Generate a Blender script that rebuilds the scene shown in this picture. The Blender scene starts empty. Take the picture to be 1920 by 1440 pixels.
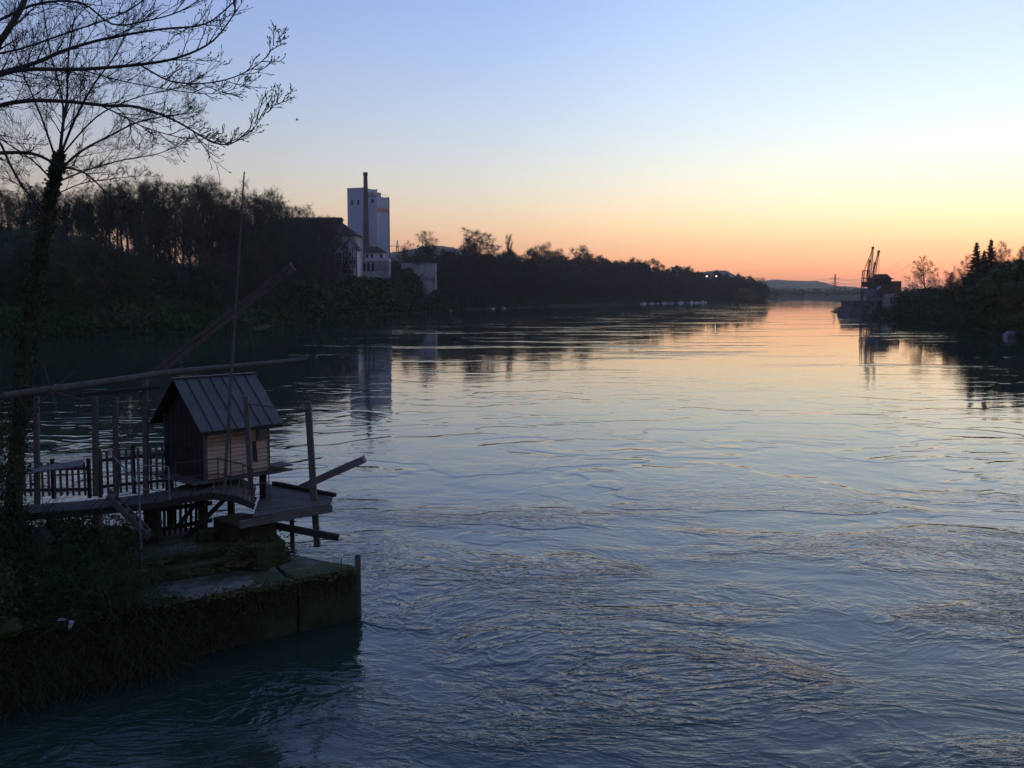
import bpy, math, random
from mathutils import Vector, Matrix, noise as mnoise
V = Vector
sc = bpy.context.scene
col = sc.collection
R = math.radians

# ------------------------------------------------------------------ camera
CAM = V((0.0, 0.0, 10.0)); PITCH = R(5.26); FPX = 1867.0
cam_data = bpy.data.cameras.new("camera"); cam = bpy.data.objects.new("camera", cam_data)
col.objects.link(cam); sc.camera = cam
cam.location = CAM; cam.rotation_euler = (R(90) - PITCH, 0, 0)
cam_data.sensor_width = 36.0; cam_data.lens = 36.0 * FPX / 1920.0
cam_data.clip_start = 0.1; cam_data.clip_end = 40000.0

# ------------------------------------------------------------------ dusk sky, the sun already under the horizon
world = bpy.data.worlds.new("World"); sc.world = world; world.use_nodes = True
wn, wl = world.node_tree.nodes, world.node_tree.links
bg = wn['Background']; bg.inputs[1].default_value = 0.15
sky = wn.new('ShaderNodeTexSky'); sky.sky_type = 'NISHITA'; sky.sun_disc = False
SUN_AZ = 34.0
sky.sun_elevation = R(-2.5); sky.sun_rotation = R(SUN_AZ)
sky.air_density = 1.0; sky.dust_density = 1.0; sky.ozone_density = 3.0
# white balance of the camera and the even glow of the high twilight air
tc = wn.new('ShaderNodeTexCoord'); sx = wn.new('ShaderNodeSeparateXYZ'); wl.new(tc.outputs['Generated'], sx.inputs[0])
mr = wn.new('ShaderNodeMapRange'); mr.interpolation_type = 'SMOOTHSTEP'
mr.inputs['From Min'].default_value = 0.03; mr.inputs['From Max'].default_value = 0.32
wl.new(sx.outputs['Z'], mr.inputs['Value'])
wbm = wn.new('ShaderNodeMix'); wbm.data_type = 'RGBA'
wbm.inputs['A'].default_value = (1.80, 1.0, 0.52, 1); wbm.inputs['B'].default_value = (1.42, 1.0, 0.60, 1); wl.new(mr.outputs[0], wbm.inputs['Factor'])
wb = wn.new('ShaderNodeVectorMath'); wb.operation = 'MULTIPLY'; wl.new(sky.outputs[0], wb.inputs[0]); wl.new(wbm.outputs['Result'], wb.inputs[1])
gl = wn.new('ShaderNodeMix'); gl.data_type = 'RGBA'
gl.inputs['A'].default_value = (0.001, 0.0265, 0.030, 1); gl.inputs['B'].default_value = (0.002, 0.0130, 0.043, 1)
wl.new(mr.outputs[0], gl.inputs['Factor'])
ad = wn.new('ShaderNodeVectorMath'); ad.operation = 'ADD'
# the high glow thins out towards the darkening east
dt = wn.new('ShaderNodeVectorMath'); dt.operation = 'DOT_PRODUCT'; dt.inputs[1].default_value = (math.sin(R(SUN_AZ)), math.cos(R(SUN_AZ)), 0.25); wl.new(tc.outputs['Generated'], dt.inputs[0])
me_ = wn.new('ShaderNodeMapRange'); me_.interpolation_type = 'SMOOTHSTEP'; me_.inputs['From Min'].default_value = -0.7; me_.inputs['From Max'].default_value = 0.7
me_.inputs['To Min'].default_value = 0.72; wl.new(dt.outputs['Value'], me_.inputs['Value'])
gm = wn.new('ShaderNodeVectorMath'); gm.operation = 'SCALE'; wl.new(gl.outputs['Result'], gm.inputs[0]); wl.new(me_.outputs[0], gm.inputs['Scale'])
# pale aureole of the dusty air above the sunken sun
da = wn.new('ShaderNodeVectorMath'); da.operation = 'DOT_PRODUCT'; _az, _el = R(SUN_AZ), R(7.0)
da.inputs[1].default_value = (math.sin(_az) * math.cos(_el), math.cos(_az) * math.cos(_el), math.sin(_el)); wl.new(tc.outputs['Generated'], da.inputs[0])
ma = wn.new('ShaderNodeMapRange'); ma.interpolation_type = 'SMOOTHSTEP'; ma.inputs['From Min'].default_value = 0.80; ma.inputs['From Max'].default_value = 1.0; wl.new(da.outputs['Value'], ma.inputs['Value'])
au = wn.new('ShaderNodeVectorMath'); au.operation = 'SCALE'; au.inputs[0].default_value = (0.032, 0.032, 0.011); wl.new(ma.outputs[0], au.inputs['Scale'])
a2 = wn.new('ShaderNodeVectorMath'); a2.operation = 'ADD'; wl.new(gm.outputs[0], a2.inputs[0]); wl.new(au.outputs[0], a2.inputs[1])
wl.new(wb.outputs[0], ad.inputs[0]); wl.new(a2.outputs[0], ad.inputs[1]); wl.new(ad.outputs[0], bg.inputs[0])
# the afterglow itself: a very weak, very soft warm light from where the sun went down
sun_data = bpy.data.lights.new("sun", 'SUN'); sun_data.energy = 0.0005; sun_data.angle = R(25); sun_data.color = (1.0, 0.62, 0.36)
sun = bpy.data.objects.new("sun", sun_data); col.objects.link(sun)
sun.rotation_euler = (R(90 - 6), 0, R(180 - SUN_AZ))
sc.view_settings.view_transform = 'Standard'; sc.view_settings.look = 'None'
sc.view_settings.gamma = 1.0; sc.view_settings.use_curve_mapping = False
sc.view_settings.exposure = 5.18
sc.cycles.use_denoising = True
sc.cycles.max_bounces = 6; sc.cycles.diffuse_bounces = 2; sc.cycles.glossy_bounces = 3; sc.cycles.volume_bounces = 0
sc.cycles.transmission_bounces = 2; sc.cycles.transparent_max_bounces = 4

# ------------------------------------------------------------------ measuring helpers
_F = V((0, math.cos(PITCH), -math.sin(PITCH))); _U = V((0, math.sin(PITCH), math.cos(PITCH)))
def ray(px, py): return _F * FPX + V((1, 0, 0)) * (px - 960) + _U * (720 - py)
def P(px, py, Y):
    r = ray(px, py); return CAM + r * (Y / r.y)
def G(px, py, z):
    r = ray(px, py); return CAM + r * ((z - CAM.z) / r.z)
def lerp(a, b, t): return a + (b - a) * t
def interp(xs, ys, x):
    if x <= xs[0]: return ys[0]
    for i in range(1, len(xs)):
        if x <= xs[i]:
            return lerp(ys[i-1], ys[i], (x - xs[i-1]) / (xs[i] - xs[i-1]))
    return ys[-1]
def sstep(a, b, x):
    t = min(1, max(0, (x - a) / (b - a))); return t * t * (3 - 2 * t)
def nz(x, y, z=0.0): return mnoise.noise(V((x, y, z)))

# ------------------------------------------------------------------ materials
def mat(name, c1, c2=None, scale=4.0, rough=0.85, bump=0.0, bscale=None, stretch=(1, 1, 1), metal=0.0, c3=None, c3amt=0.5, spec=0.3, emit=None):
    m = bpy.data.materials.new(name); m.use_nodes = True
    n, l = m.node_tree.nodes, m.node_tree.links
    b = n['Principled BSDF']; b.inputs['Roughness'].default_value = rough; b.inputs['Metallic'].default_value = metal
    b.inputs['Specular IOR Level'].default_value = spec
    if emit:
        b.inputs['Emission Color'].default_value = (*emit[0], 1); b.inputs['Emission Strength'].default_value = emit[1]
    if c2 is None:
        b.inputs['Base Color'].default_value = (*c1, 1); return m
    t = n.new('ShaderNodeNewGeometry'); mp = n.new('ShaderNodeMapping'); mp.inputs['Scale'].default_value = stretch
    l.new(t.outputs['Position'], mp.inputs['Vector'])
    no = n.new('ShaderNodeTexNoise'); no.inputs['Scale'].default_value = scale; no.inputs['Detail'].default_value = 6; no.inputs['Roughness'].default_value = 0.62
    l.new(mp.outputs[0], no.inputs['Vector'])
    cr = n.new('ShaderNodeValToRGB'); cr.color_ramp.elements[0].position = 0.32; cr.color_ramp.elements[1].position = 0.68
    cr.color_ramp.elements[0].color = (*c1, 1); cr.color_ramp.elements[1].color = (*c2, 1)
    l.new(no.outputs['Fac'], cr.inputs[0])
    out = cr.outputs[0]
    if c3:
        n2 = n.new('ShaderNodeTexNoise'); n2.inputs['Scale'].default_value = scale * 0.31; n2.inputs['Detail'].default_value = 8; n2.inputs['Roughness'].default_value = 0.7
        l.new(t.outputs['Position'], n2.inputs['Vector'])
        r2 = n.new('ShaderNodeMapRange'); r2.inputs['From Min'].default_value = 1 - c3amt - 0.06; r2.inputs['From Max'].default_value = 1 - c3amt + 0.06
        l.new(n2.outputs['Fac'], r2.inputs['Value'])
        mx = n.new('ShaderNodeMix'); mx.data_type = 'RGBA'; l.new(r2.outputs[0], mx.inputs['Factor'])
        l.new(out, mx.inputs['A']); mx.inputs['B'].default_value = (*c3, 1); out = mx.outputs['Result']
    l.new(out, b.inputs['Base Color'])
    if bump:
        nb = n.new('ShaderNodeTexNoise'); nb.inputs['Scale'].default_value = bscale or scale * 3; nb.inputs['Detail'].default_value = 5
        l.new(mp.outputs[0], nb.inputs['Vector'])
        bp = n.new('ShaderNodeBump'); bp.inputs['Distance'].default_value = bump; l.new(nb.outputs['Fac'], bp.inputs['Height']); l.new(bp.outputs[0], b.inputs['Normal'])
    return m
M = {}
M['bark'] = mat('bark', (.032, .034, .020), (.066, .066, .044), 6, .95, .01, 18, (1, 1, .3))
M['twig'] = mat('twig', (.04, .032, .026), (.075, .058, .045), 3, .9)
M['twig_far'] = mat('twig_far', (.044, .050, .026), (.085, .088, .050), .25, .95)
M['twig_pale'] = mat('twig_pale', (.07, .055, .04), (.12, .095, .065), .25, .95)
M['bud'] = mat('bud', (.05, .035, .03), (.08, .05, .04), 30, .7)
M['ivy'] = mat('ivy', (.018, .036, .010), (.042, .07, .020), 2.0, .7)
M['ivy_far'] = mat('ivy_far', (.028, .054, .014), (.062, .088, .026), .35, .9)
M['needle'] = mat('needle', (.016, .03, .016), (.035, .055, .028), .5, .9)
M['willow'] = mat('willow', (.10, .12, .03), (.16, .17, .05), .5, .9)
M['brush'] = mat('brush', (.036, .052, .018), (.078, .088, .036), .2, .95, c3=(.034, .068, .019), c3amt=.5)
M['soil'] = mat('soil', (.024, .030, .012), (.046, .05, .022), .08, 1.0, .3, .6, c3=(.02, .038, .010), c3amt=.5)
M['moss'] = mat('moss', (.045, .05, .012), (.09, .085, .022), 5, .95, .03, 25, c3=(.03, .045, .012), c3amt=.45)
M['grass'] = mat('grass', (.04, .055, .015), (.09, .09, .035), 1.5, .9)
M['bramble'] = mat('bramble', (.026, .032, .014), (.058, .060, .028), 2, .9)
M['concrete'] = mat('concrete', (.15, .14, .14), (.24, .225, .22), 1.8, .9, .012, 16, c3=(.07, .075, .045), c3amt=.42)
M['mossy_concrete'] = mat('mossy_concrete', (.028, .036, .014), (.052, .056, .030), 2.2, .95, .05, 9, c3=(.036, .052, .011), c3amt=.5)
M['quay'] = mat('quay', (.10, .094, .088), (.17, .16, .15), .4, .95, .02, 3, c3=(.05, .05, .04), c3amt=.45)
def pier_material():
    m = mat('pier_concrete', (.145, .13, .108), (.24, .215, .18), 1.6, .9, .014, 14, c3=(.055, .072, .026), c3amt=.53)
    n, l = m.node_tree.nodes, m.node_tree.links; b = n['Principled BSDF']; src = b.inputs['Base Color'].links[0].from_socket
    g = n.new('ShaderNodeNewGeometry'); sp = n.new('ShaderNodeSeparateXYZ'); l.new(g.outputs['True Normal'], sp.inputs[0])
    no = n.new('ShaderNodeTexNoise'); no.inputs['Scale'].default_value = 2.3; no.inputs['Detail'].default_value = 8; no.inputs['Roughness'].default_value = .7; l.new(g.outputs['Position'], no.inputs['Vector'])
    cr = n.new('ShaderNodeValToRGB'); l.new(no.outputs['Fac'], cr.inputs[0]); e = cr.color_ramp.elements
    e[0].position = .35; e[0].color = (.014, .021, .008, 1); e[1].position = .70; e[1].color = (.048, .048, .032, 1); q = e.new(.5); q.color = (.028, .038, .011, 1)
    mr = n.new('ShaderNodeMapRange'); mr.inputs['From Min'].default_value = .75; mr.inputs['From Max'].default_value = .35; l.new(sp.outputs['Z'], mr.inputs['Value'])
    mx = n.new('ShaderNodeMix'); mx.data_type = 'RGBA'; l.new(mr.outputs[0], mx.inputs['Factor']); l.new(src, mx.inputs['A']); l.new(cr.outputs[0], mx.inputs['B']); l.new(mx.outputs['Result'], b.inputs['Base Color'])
    return m
M['pier_concrete'] = pier_material()
M['wood'] = mat('wood', (.085, .08, .064), (.15, .14, .115), 3.5, .85, .006, 40, (1, 1, 6))
M['plank'] = mat('plank', (.44, .31, .21), (.62, .45, .31), 2.5, .85, .006, 30, (1.2, 1.2, 9), c3=(.24, .18, .14), c3amt=.36)
M['plank_grey'] = mat('plank_grey', (.36, .28, .21), (.52, .41, .31), 2.5, .85, .006, 30, (1.2, 1.2, 9), c3=(.20, .16, .13), c3amt=.36)
M['plank_brown'] = mat('plank_brown', (.30, .20, .135), (.46, .32, .215), 2.5, .85, .006, 30, (1.2, 1.2, 9), c3=(.16, .12, .09), c3amt=.36)
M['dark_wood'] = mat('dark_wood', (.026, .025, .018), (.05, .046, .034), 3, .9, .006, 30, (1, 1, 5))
M['deck'] = mat('deck', (.07, .066, .055), (.125, .115, .098), 3, .85, .006, 30, c3=(.06, .06, .045), c3amt=.42)
M['roof_metal'] = mat('roof_metal', (.080, .080, .072), (.118, .116, .104), 1.3, .55, .004, 6, c3=(.15, .155, .16), c3amt=.4, spec=.4)
M['seam'] = mat('seam', (.05, .055, .06), (.09, .095, .10), 4, .6)
M['steel'] = mat('steel', (.14, .15, .165), (.22, .235, .25), 6, .5, metal=.3)
M['rust'] = mat('rust', (.06, .042, .03), (.11, .07, .05), 8, .9)
M['pole_wood'] = mat('pole_wood', (.085, .08, .06), (.15, .14, .108), 3, .85, .004, 30, (2, 2, 2))
M['glass'] = mat('glass', (.03, .04, .05), rough=.05, spec=.6)
M['plaster'] = mat('plaster', (.50, .48, .46), (.62, .60, .57), .12, .9, c3=(.45, .46, .47), c3amt=.4)
M['silo_paint'] = mat('silo_paint', (.45, .49, .55), (.52, .56, .60), .06, .9, stretch=(1, 1, .15), c3=(.38, .42, .47), c3amt=.45)
M['ochre'] = mat('ochre', (.42, .36, .27), (.52, .45, .34), .3, .9)
M['sign_red'] = mat('sign_red', (.55, .20, .12), (.65, .26, .15), 1, .8)
M['brick'] = mat('brick', (.13, .075, .06), (.20, .12, .095), .5, .95, c3=(.10, .07, .06), c3amt=.45)
M['roof_tile'] = mat('roof_tile', (.045, .032, .028), (.085, .06, .05), .6, .9, .05, 4)
M['old_wall'] = mat('old_wall', (.30, .30, .285), (.46, .45, .43), .35, .95, stretch=(1, 1, .25), c3=(.12, .125, .10), c3amt=.45)
M['timber_dark'] = mat('timber_dark', (.07, .06, .055), (.11, .095, .085), 2, .9)
M['window_dark'] = mat('window_dark', (.025, .03, .035), rough=.2, spec=.5)
M['window_pale'] = mat('window_pale', (.48, .50, .49), (.56, .57, .55), .4, .4)
M['crane_paint'] = mat('crane_paint', (.20, .15, .09), (.30, .22, .13), 1, .7)
M['crane_dark'] = mat('crane_dark', (.06, .05, .05), (.10, .085, .08), 1, .8)
M['boat_white'] = mat('boat_white', (.66, .68, .70), (.76, .77, .78), .8, .4)
M['boat_blue'] = mat('boat_blue', (.10, .17, .30), (.14, .22, .36), .8, .5)
M['boat_cover'] = mat('boat_cover', (.20, .23, .27), (.28, .31, .35), 1.2, .8)
M['paper'] = mat('paper', (.30, .32, .34), (.40, .42, .44), 6, .8)
M['pale_board'] = mat('pale_board', (.16, .155, .145), (.25, .24, .23), 4, .85)
M['hill'] = mat('hill', (.045, .05, .035), (.07, .07, .05), .004, 1.0)
M['bird'] = mat('bird', (.03, .03, .03))
M['lamp_glow'] = mat('lamp_glow', (.9, .8, .6), emit=((1.0, .80, .55), .5))

# ------------------------------------------------------------------ mesh builder
class MB:
    def __init__(s): s.v = []; s.f = []
    def quad(s, a, b, c, d):
        i = len(s.v); s.v += [a, b, c, d]; s.f.append((i, i+1, i+2, i+3))
    def tri(s, a, b, c):
        i = len(s.v); s.v += [a, b, c]; s.f.append((i, i+1, i+2))
    def hexa(s, p):        # 8 corners: bottom 0-3 ccw, top 4-7
        i = len(s.v); s.v += [V(q) for q in p]
        for f in ((3, 2, 1, 0), (4, 5, 6, 7), (0, 1, 5, 4), (1, 2, 6, 5), (2, 3, 7, 6), (3, 0, 4, 7)):
            s.f.append(tuple(i + k for k in f))
    def box(s, c, ux, uy, uz):     # centre and half vectors
        c = V(c); s.hexa([c-ux-uy-uz, c+ux-uy-uz, c+ux+uy-uz, c-ux+uy-uz, c-ux-uy+uz, c+ux-uy+uz, c+ux+uy+uz, c-ux+uy+uz])
    def abox(s, x0, x1, y0, y1, z0, z1):
        s.hexa([(x0,y0,z0),(x1,y0,z0),(x1,y1,z0),(x0,y1,z0),(x0,y0,z1),(x1,y0,z1),(x1,y1,z1),(x0,y1,z1)])
    def beam(s, a, b, w, h, up=None):
        a, b = V(a), V(b); d = b - a
        if d.length < 1e-6: return
        d = d.normalized(); u = V(up) if up else V((0, 0, 1))
        if abs(d.dot(u)) > .97: u = V((1, 0, 0)) if not up else V((0, 1, 0))
        sd = d.cross(u).normalized(); u = sd.cross(d)
        s.box((a + b) / 2, sd * (w / 2), (b - a) / 2, u * (h / 2))
    def prism(s, poly, z0, z1):      # poly: list of (x, y); ccw or cw
        n = len(poly); i = len(s.v)
        s.v += [V((p[0], p[1], z0)) for p in poly] + [V((p[0], p[1], z1)) for p in poly]
        ar = sum(poly[k][0]*poly[(k+1) % n][1] - poly[(k+1) % n][0]*poly[k][1] for k in range(n))
        o = range(n) if ar > 0 else range(n-1, -1, -1); o = list(o)
        s.f.append(tuple(i + n + k for k in o)); s.f.append(tuple(i + k for k in reversed(o)))
        for k in range(n):
            a, b = o[k], o[(k+1) % n]; s.f.append((i + a, i + b, i + n + b, i + n + a))
    def tube(s, pts, rad, sides=6, caps=True):
        n = len(pts)
        if not hasattr(rad, '__len__'): rad = [rad] * n
        prev = None; base = len(s.v)
        for k in range(n):
            d = (pts[min(k+1, n-1)] - pts[max(k-1, 0)])
            if d.length < 1e-9: d = V((0, 0, 1))
            d.normalize()
            if prev is None:
                prev = d.orthogonal().normalized()
            else:
                prev = prev - d * prev.dot(d)
                prev = prev.normalized() if prev.length > 1e-6 else d.orthogonal().normalized()
            q = d.cross(prev); r = rad[k]
            for j in range(sides):
                a = 2 * math.pi * j / sides
                s.v.append(pts[k] + prev * (r * math.cos(a)) + q * (r * math.sin(a)))
        for k in range(n - 1):
            for j in range(sides):
                a = base + k * sides + j; b = base + k * sides + (j + 1) % sides
                s.f.append((a, b, b + sides, a + sides))
        if caps:
            s.f.append(tuple(base + j for j in range(sides - 1, -1, -1)))
            s.f.append(tuple(base + (n - 1) * sides + j for j in range(sides)))
    def leaf(s, p, size, rng):
        a = V((rng.gauss(0, 1), rng.gauss(0, 1), rng.gauss(0, .8))); a.normalize() if a.length > 0 else None
        b = a.orthogonal().normalized(); b.rotate(Matrix.Rotation(rng.uniform(0, 6.28), 3, a)); c = a.cross(b)
        k = size * rng.uniform(.6, 1.2)
        s.quad(p - b*k*.5, p + c*k*.38 + a*k*.12, p + b*k*.5, p - c*k*.38 + a*k*.12)
    def build(s, name, material, parent=None, loc=None, smooth=False):
        me = bpy.data.meshes.new(name)
        o0 = V(loc) if loc is not None else (V(parent['_o']) if parent is not None and '_o' in parent else V((0, 0, 0)))
        me.from_pydata([tuple(p - o0) for p in (V(q) for q in s.v)], [], s.f)
        me.materials.append(M[material] if isinstance(material, str) else material)
        if smooth:
            me.polygons.foreach_set('use_smooth', [True] * len(me.polygons))
        me.update()
        o = bpy.data.objects.new(name, me); col.objects.link(o)
        if parent is not None:
            o.parent = parent; o['_o'] = tuple(o0)
        else:
            o.location = o0; o['_o'] = tuple(o0)
        return o
def tag(o, label=None, cat=None, group=None, kind=None):
    if label: o['label'] = label
    if cat: o['category'] = cat
    if group: o['group'] = group
    if kind: o['kind'] = kind
    return o
def thing(name, label, cat, loc, group=None):
    o = bpy.data.objects.new(name, None); col.objects.link(o); o.location = V(loc); o['_o'] = tuple(V(loc)); o.empty_display_size = .2
    return tag(o, label, cat, group)
def one(name, fn, material, parent=None, loc=None, smooth=False):
    m = MB(); fn(m); return m.build(name, material, parent, loc, smooth)

# ------------------------------------------------------------------ water
def water_material():
    m = bpy.data.materials.new('river_water'); m.use_nodes = True
    n, l = m.node_tree.nodes, m.node_tree.links
    b = n['Principled BSDF']; b.inputs['Base Color'].default_value = (.020, .040, .027, 1); b.inputs['IOR'].default_value = 1.43
    b.inputs['Roughness'].default_value = .03; b.inputs['Specular IOR Level'].default_value = .5
    geo = n.new('ShaderNodeNewGeometry'); pos = geo.outputs['Position']
    def math_(op, a, bb=None, clamp=False):
        q = n.new('ShaderNodeMath'); q.operation = op; q.use_clamp = clamp
        for i, x in enumerate((a, bb)):
            if x is None: continue
            if isinstance(x, (int, float)): q.inputs[i].default_value = x
            else: l.new(x, q.inputs[i])
        return q.outputs[0]
    def vm(op, a, bb):
        q = n.new('ShaderNodeVectorMath'); q.operation = op
        for i, x in enumerate((a, bb)):
            if isinstance(x, (tuple, list)): q.inputs[i].default_value = x
            else: l.new(x, q.inputs[i])
        return q.outputs[0]
    def noi(vec, scale, detail=2, rough=.5, colr=False, dist=0, lac=2.0):
        q = n.new('ShaderNodeTexNoise'); q.inputs['Scale'].default_value = scale; q.inputs['Detail'].default_value = detail
        q.inputs['Roughness'].default_value = rough; q.inputs['Distortion'].default_value = dist; q.inputs['Lacunarity'].default_value = lac; l.new(vec, q.inputs['Vector'])
        return q.outputs['Color' if colr else 'Fac']
    def mr_(x, a, b_, c=0., d=1., smooth=True):
        q = n.new('ShaderNodeMapRange'); q.interpolation_type = 'SMOOTHSTEP' if smooth else 'LINEAR'
        q.inputs['From Min'].default_value = a; q.inputs['From Max'].default_value = b_; q.inputs['To Min'].default_value = c; q.inputs['To Max'].default_value = d
        l.new(x, q.inputs['Value']); return q.outputs[0]
    sep = n.new('ShaderNodeSeparateXYZ'); l.new(pos, sep.inputs[0]); Y = sep.outputs['Y']; X = sep.outputs['X']
    flat = vm('MULTIPLY', pos, (1, 1, 0))
    w1 = vm('SUBTRACT', noi(flat, .06, 2, .5, True), (.5, .5, .5)); warp1 = vm('ADD', flat, vm('MULTIPLY', w1, (9, 9, 0)))
    w2 = vm('SUBTRACT', noi(warp1, .35, 2, .5, True), (.5, .5, .5)); warp2 = vm('ADD', warp1, vm('MULTIPLY', w2, (1.5, 1.5, 0)))
    # rough and slick patches of the turbulent river, a small step of level where they meet
    n1 = noi(vm('MULTIPLY', warp2, (.75, 1.1, 1)), .10, 3, .5)
    patch = mr_(n1, .34, .62); lip = mr_(n1, .485, .515)
    n2 = noi(vm('MULTIPLY', warp2, (.7, 1.2, 1)), .23, 2, .5); lip2 = math_('MULTIPLY', mr_(n2, .52, .56), mr_(noi(warp1, .05, 1), .4, .6))
    fall = n.new('ShaderNodeValToRGB'); l.new(mr_(Y, 0, 800, 0, 1, False), fall.inputs[0])
    els = fall.color_ramp.elements; els[0].position = 0; els[0].color = (1, 1, 1, 1); els[1].position = 1; els[1].color = (.055,)*3 + (1,)
    for p_, v_ in ((.03, 1.0), (.055, .66), (.09, .32), (.16, .16), (.3, .10)):
        e = els.new(p_); e.color = (v_,)*3 + (1,)
    fallo = fall.outputs[0]
    def ridged(vec, scale, detail):
        q = n.new('ShaderNodeTexNoise'); q.noise_type = 'RIDGED_MULTIFRACTAL'; q.normalize = True
        q.inputs['Scale'].default_value = scale; q.inputs['Detail'].default_value = detail; q.inputs['Roughness'].default_value = .5
        q.inputs['Offset'].default_value = .9; q.inputs['Gain'].default_value = 1.6; q.inputs['Distortion'].default_value = .4
        l.new(vec, q.inputs['Vector']); return q.outputs['Fac']
    swell = noi(warp2, .30, 2, .5)
    chop = noi(vm('MULTIPLY', warp2, (.8, 1.15, 1)), 1.5, 3, .5, False, .5)
    crest = ridged(vm('MULTIPLY', warp2, (.78, 1.2, 1)), 2.0, 3)
    fine = noi(vm('MULTIPLY', warp2, (.85, 1.2, 1)), 6.0, 3, .55, False, .4)
    close = mr_(Y, 30, 78, 1, .26); closer = mr_(Y, 28, 60, 1, .12)
    h = math_('MULTIPLY', swell, .10)
    h = math_('ADD', h, math_('MULTIPLY', math_('MULTIPLY', math_('MULTIPLY', chop, close), math_('ADD', math_('MULTIPLY', patch, .75), .22)), .072))
    h = math_('ADD', h, math_('MULTIPLY', math_('MULTIPLY', math_('MULTIPLY', crest, closer), patch), .023))
    h = math_('ADD', h, math_('MULTIPLY', math_('MULTIPLY', math_('MULTIPLY', fine, closer), math_('ADD', math_('MULTIPLY', patch, .7), .25)), .020))
    h = math_('MULTIPLY', h, fallo)
    # rims of the eddies stay visible farther out, and breeze bands ruffle the calm far reach
    lips = math_('ADD', math_('MULTIPLY', lip, .030), math_('MULTIPLY', lip2, .024))
    h = math_('ADD', h, math_('MULTIPLY', lips, mr_(Y, 40, 150, .8, .05)))
    band = math_('MULTIPLY', mr_(noi(vm('MULTIPLY', warp1, (.022, .085, 1)), 1.0, 4, .62), .53, .64), mr_(Y, 90, 170, 0, 1))
    h = math_('ADD', h, math_('MULTIPLY', math_('MULTIPLY', noi(vm('MULTIPLY', flat, (.35, 1.0, 1)), .9, 2, .5), band), .075))
    bp = n.new('ShaderNodeBump'); bp.inputs['Distance'].default_value = 1.0; bp.inputs['Strength'].default_value = 1.0
    l.new(h, bp.inputs['Height']); l.new(bp.outputs[0], b.inputs['Normal'])
    return m
M['river_water'] = water_material()
m = MB(); m.quad(V((-4800, -120, 0)), V((4800, -120, 0)), V((4800, 5800, 0)), V((-4800, 5800, 0)))
tag(m.build('river', 'river_water'), 'wide dark river with swirling eddies reflecting the sunset', 'river', kind='structure')

# ------------------------------------------------------------------ river banks
WLP = [(-2400, 735), (-900, 680), (-300, 645), (0, 632), (250, 627), (450, 620), (560, 603), (640, 594), (760, 587), (860, 581.5), (1000, 576), (1200, 570), (1350, 567), (1437, 565)]
WL_L = [G(a, b, 0).to_2d() for a, b in WLP]
PLAT_L = [24, 26, 27, 27, 27, 25, 21, 18, 17, 19, 18, 15, 10, 3.5]
WL_L += [WL_L[-1] + V((-60, 90)), WL_L[-1] + V((-260, 330)), WL_L[-1] + V((-1200, 500))]; PLAT_L += [4, 4, 4]
WRP = [(2700, 720), (2200, 660), (1920, 633), (1800, 612), (1700, 599), (1640, 595), (1618, 592)]
WL_R = [G(a, b, 0).to_2d() for a, b in WRP]
WL_R += [WL_R[-1] + V((6, 60)), WL_R[-1] + V((60, 220)), WL_R[-1] + V((190, 520)), WL_R[-1] + V((260, 1100))]
PLAT_R = [14, 14, 13, 12, 9, 7, 6.5, 6, 6, 5, 5]
def signed(poly, x, y, side):
    p = V((x, y)); best = 1e18; bt = 0; bs = 1
    for i in range(len(poly) - 1):
        a, b = poly[i], poly[i+1]; d = b - a; t = max(0, min(1, (p - a).dot(d) / d.length_squared))
        q = a + d * t; dd = (p - q).length_squared
        if dd < best:
            best = dd; bt = i + t; bs = d.x * (p.y - a.y) - d.y * (p.x - a.x)
    return math.sqrt(best) * (1 if bs * side > 0 else -1), bt
def hL(x, y):
    s, t = signed(WL_L, x, y, 1); i = min(int(t), len(PLAT_L) - 2); H = lerp(PLAT_L[i], PLAT_L[i+1], t - i)
    s += 3.0 * nz(x * .03, y * .03, 1)
    if s < 0: return max(-3, s * .25)
    return min(s * .35, 1.6) + (H - 1.6) * sstep(2, 52, s) + (1.6 * nz(x * .02, y * .02, 7) + .7 * nz(x * .09, y * .09, 3)) * sstep(2, 20, s)
def hR(x, y):
    s, t = signed(WL_R, x, y, -1); i = min(int(t), len(PLAT_R) - 2); H = lerp(PLAT_R[i], PLAT_R[i+1], t - i)
    s += 2.0 * nz(x * .04, y * .04, 11)
    if s < 0: return max(-3, s * .25)
    return min(s * .35, 1.4) + (H - 1.4) * sstep(2, 40, s) + (1.3 * nz(x * .025, y * .025, 17) + .5 * nz(x * .1, y * .1, 13)) * sstep(2, 20, s)
def field(name, hf, xs, ys, label, cat):
    v = [(x, y, hf(x, y)) for y in ys for x in xs]; nx = len(xs); f = []
    for j in range(len(ys) - 1):
        for i in range(nx - 1):
            a = j * nx + i
            if max(v[a][2], v[a+1][2], v[a+nx][2], v[a+nx+1][2]) > -2.5: f.append((a, a+1, a+nx+1, a+nx))
    me = bpy.data.meshes.new(name); me.from_pydata(v, [], f); me.materials.append(M['soil'])
    me.polygons.foreach_set('use_smooth', [True] * len(f)); o = bpy.data.objects.new(name, me); col.objects.link(o)
    return tag(o, label, cat, kind='structure')
field('river_bank', hL, [-900 + 50*i for i in range(10)] + [-400 + 7*i for i in range(105)], [100 + 7.5*i for i in range(150)], 'dark wooded slope of the bank across the water', 'river bank')
field('river_bank', hR, [90 + 6.0*i for i in range(60)] + [460 + 50*i for i in range(14)], [120 + 7*i for i in range(60)] + [560 + 25*i for i in range(42)], 'dark sloping bank behind the cranes', 'river bank')
def far_h(x, y): return 4.5 * sstep(1440, 1490, y + .05 * abs(x - 500)) - 1.2 + 1.2 * nz(x * .004, y * .004)
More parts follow.
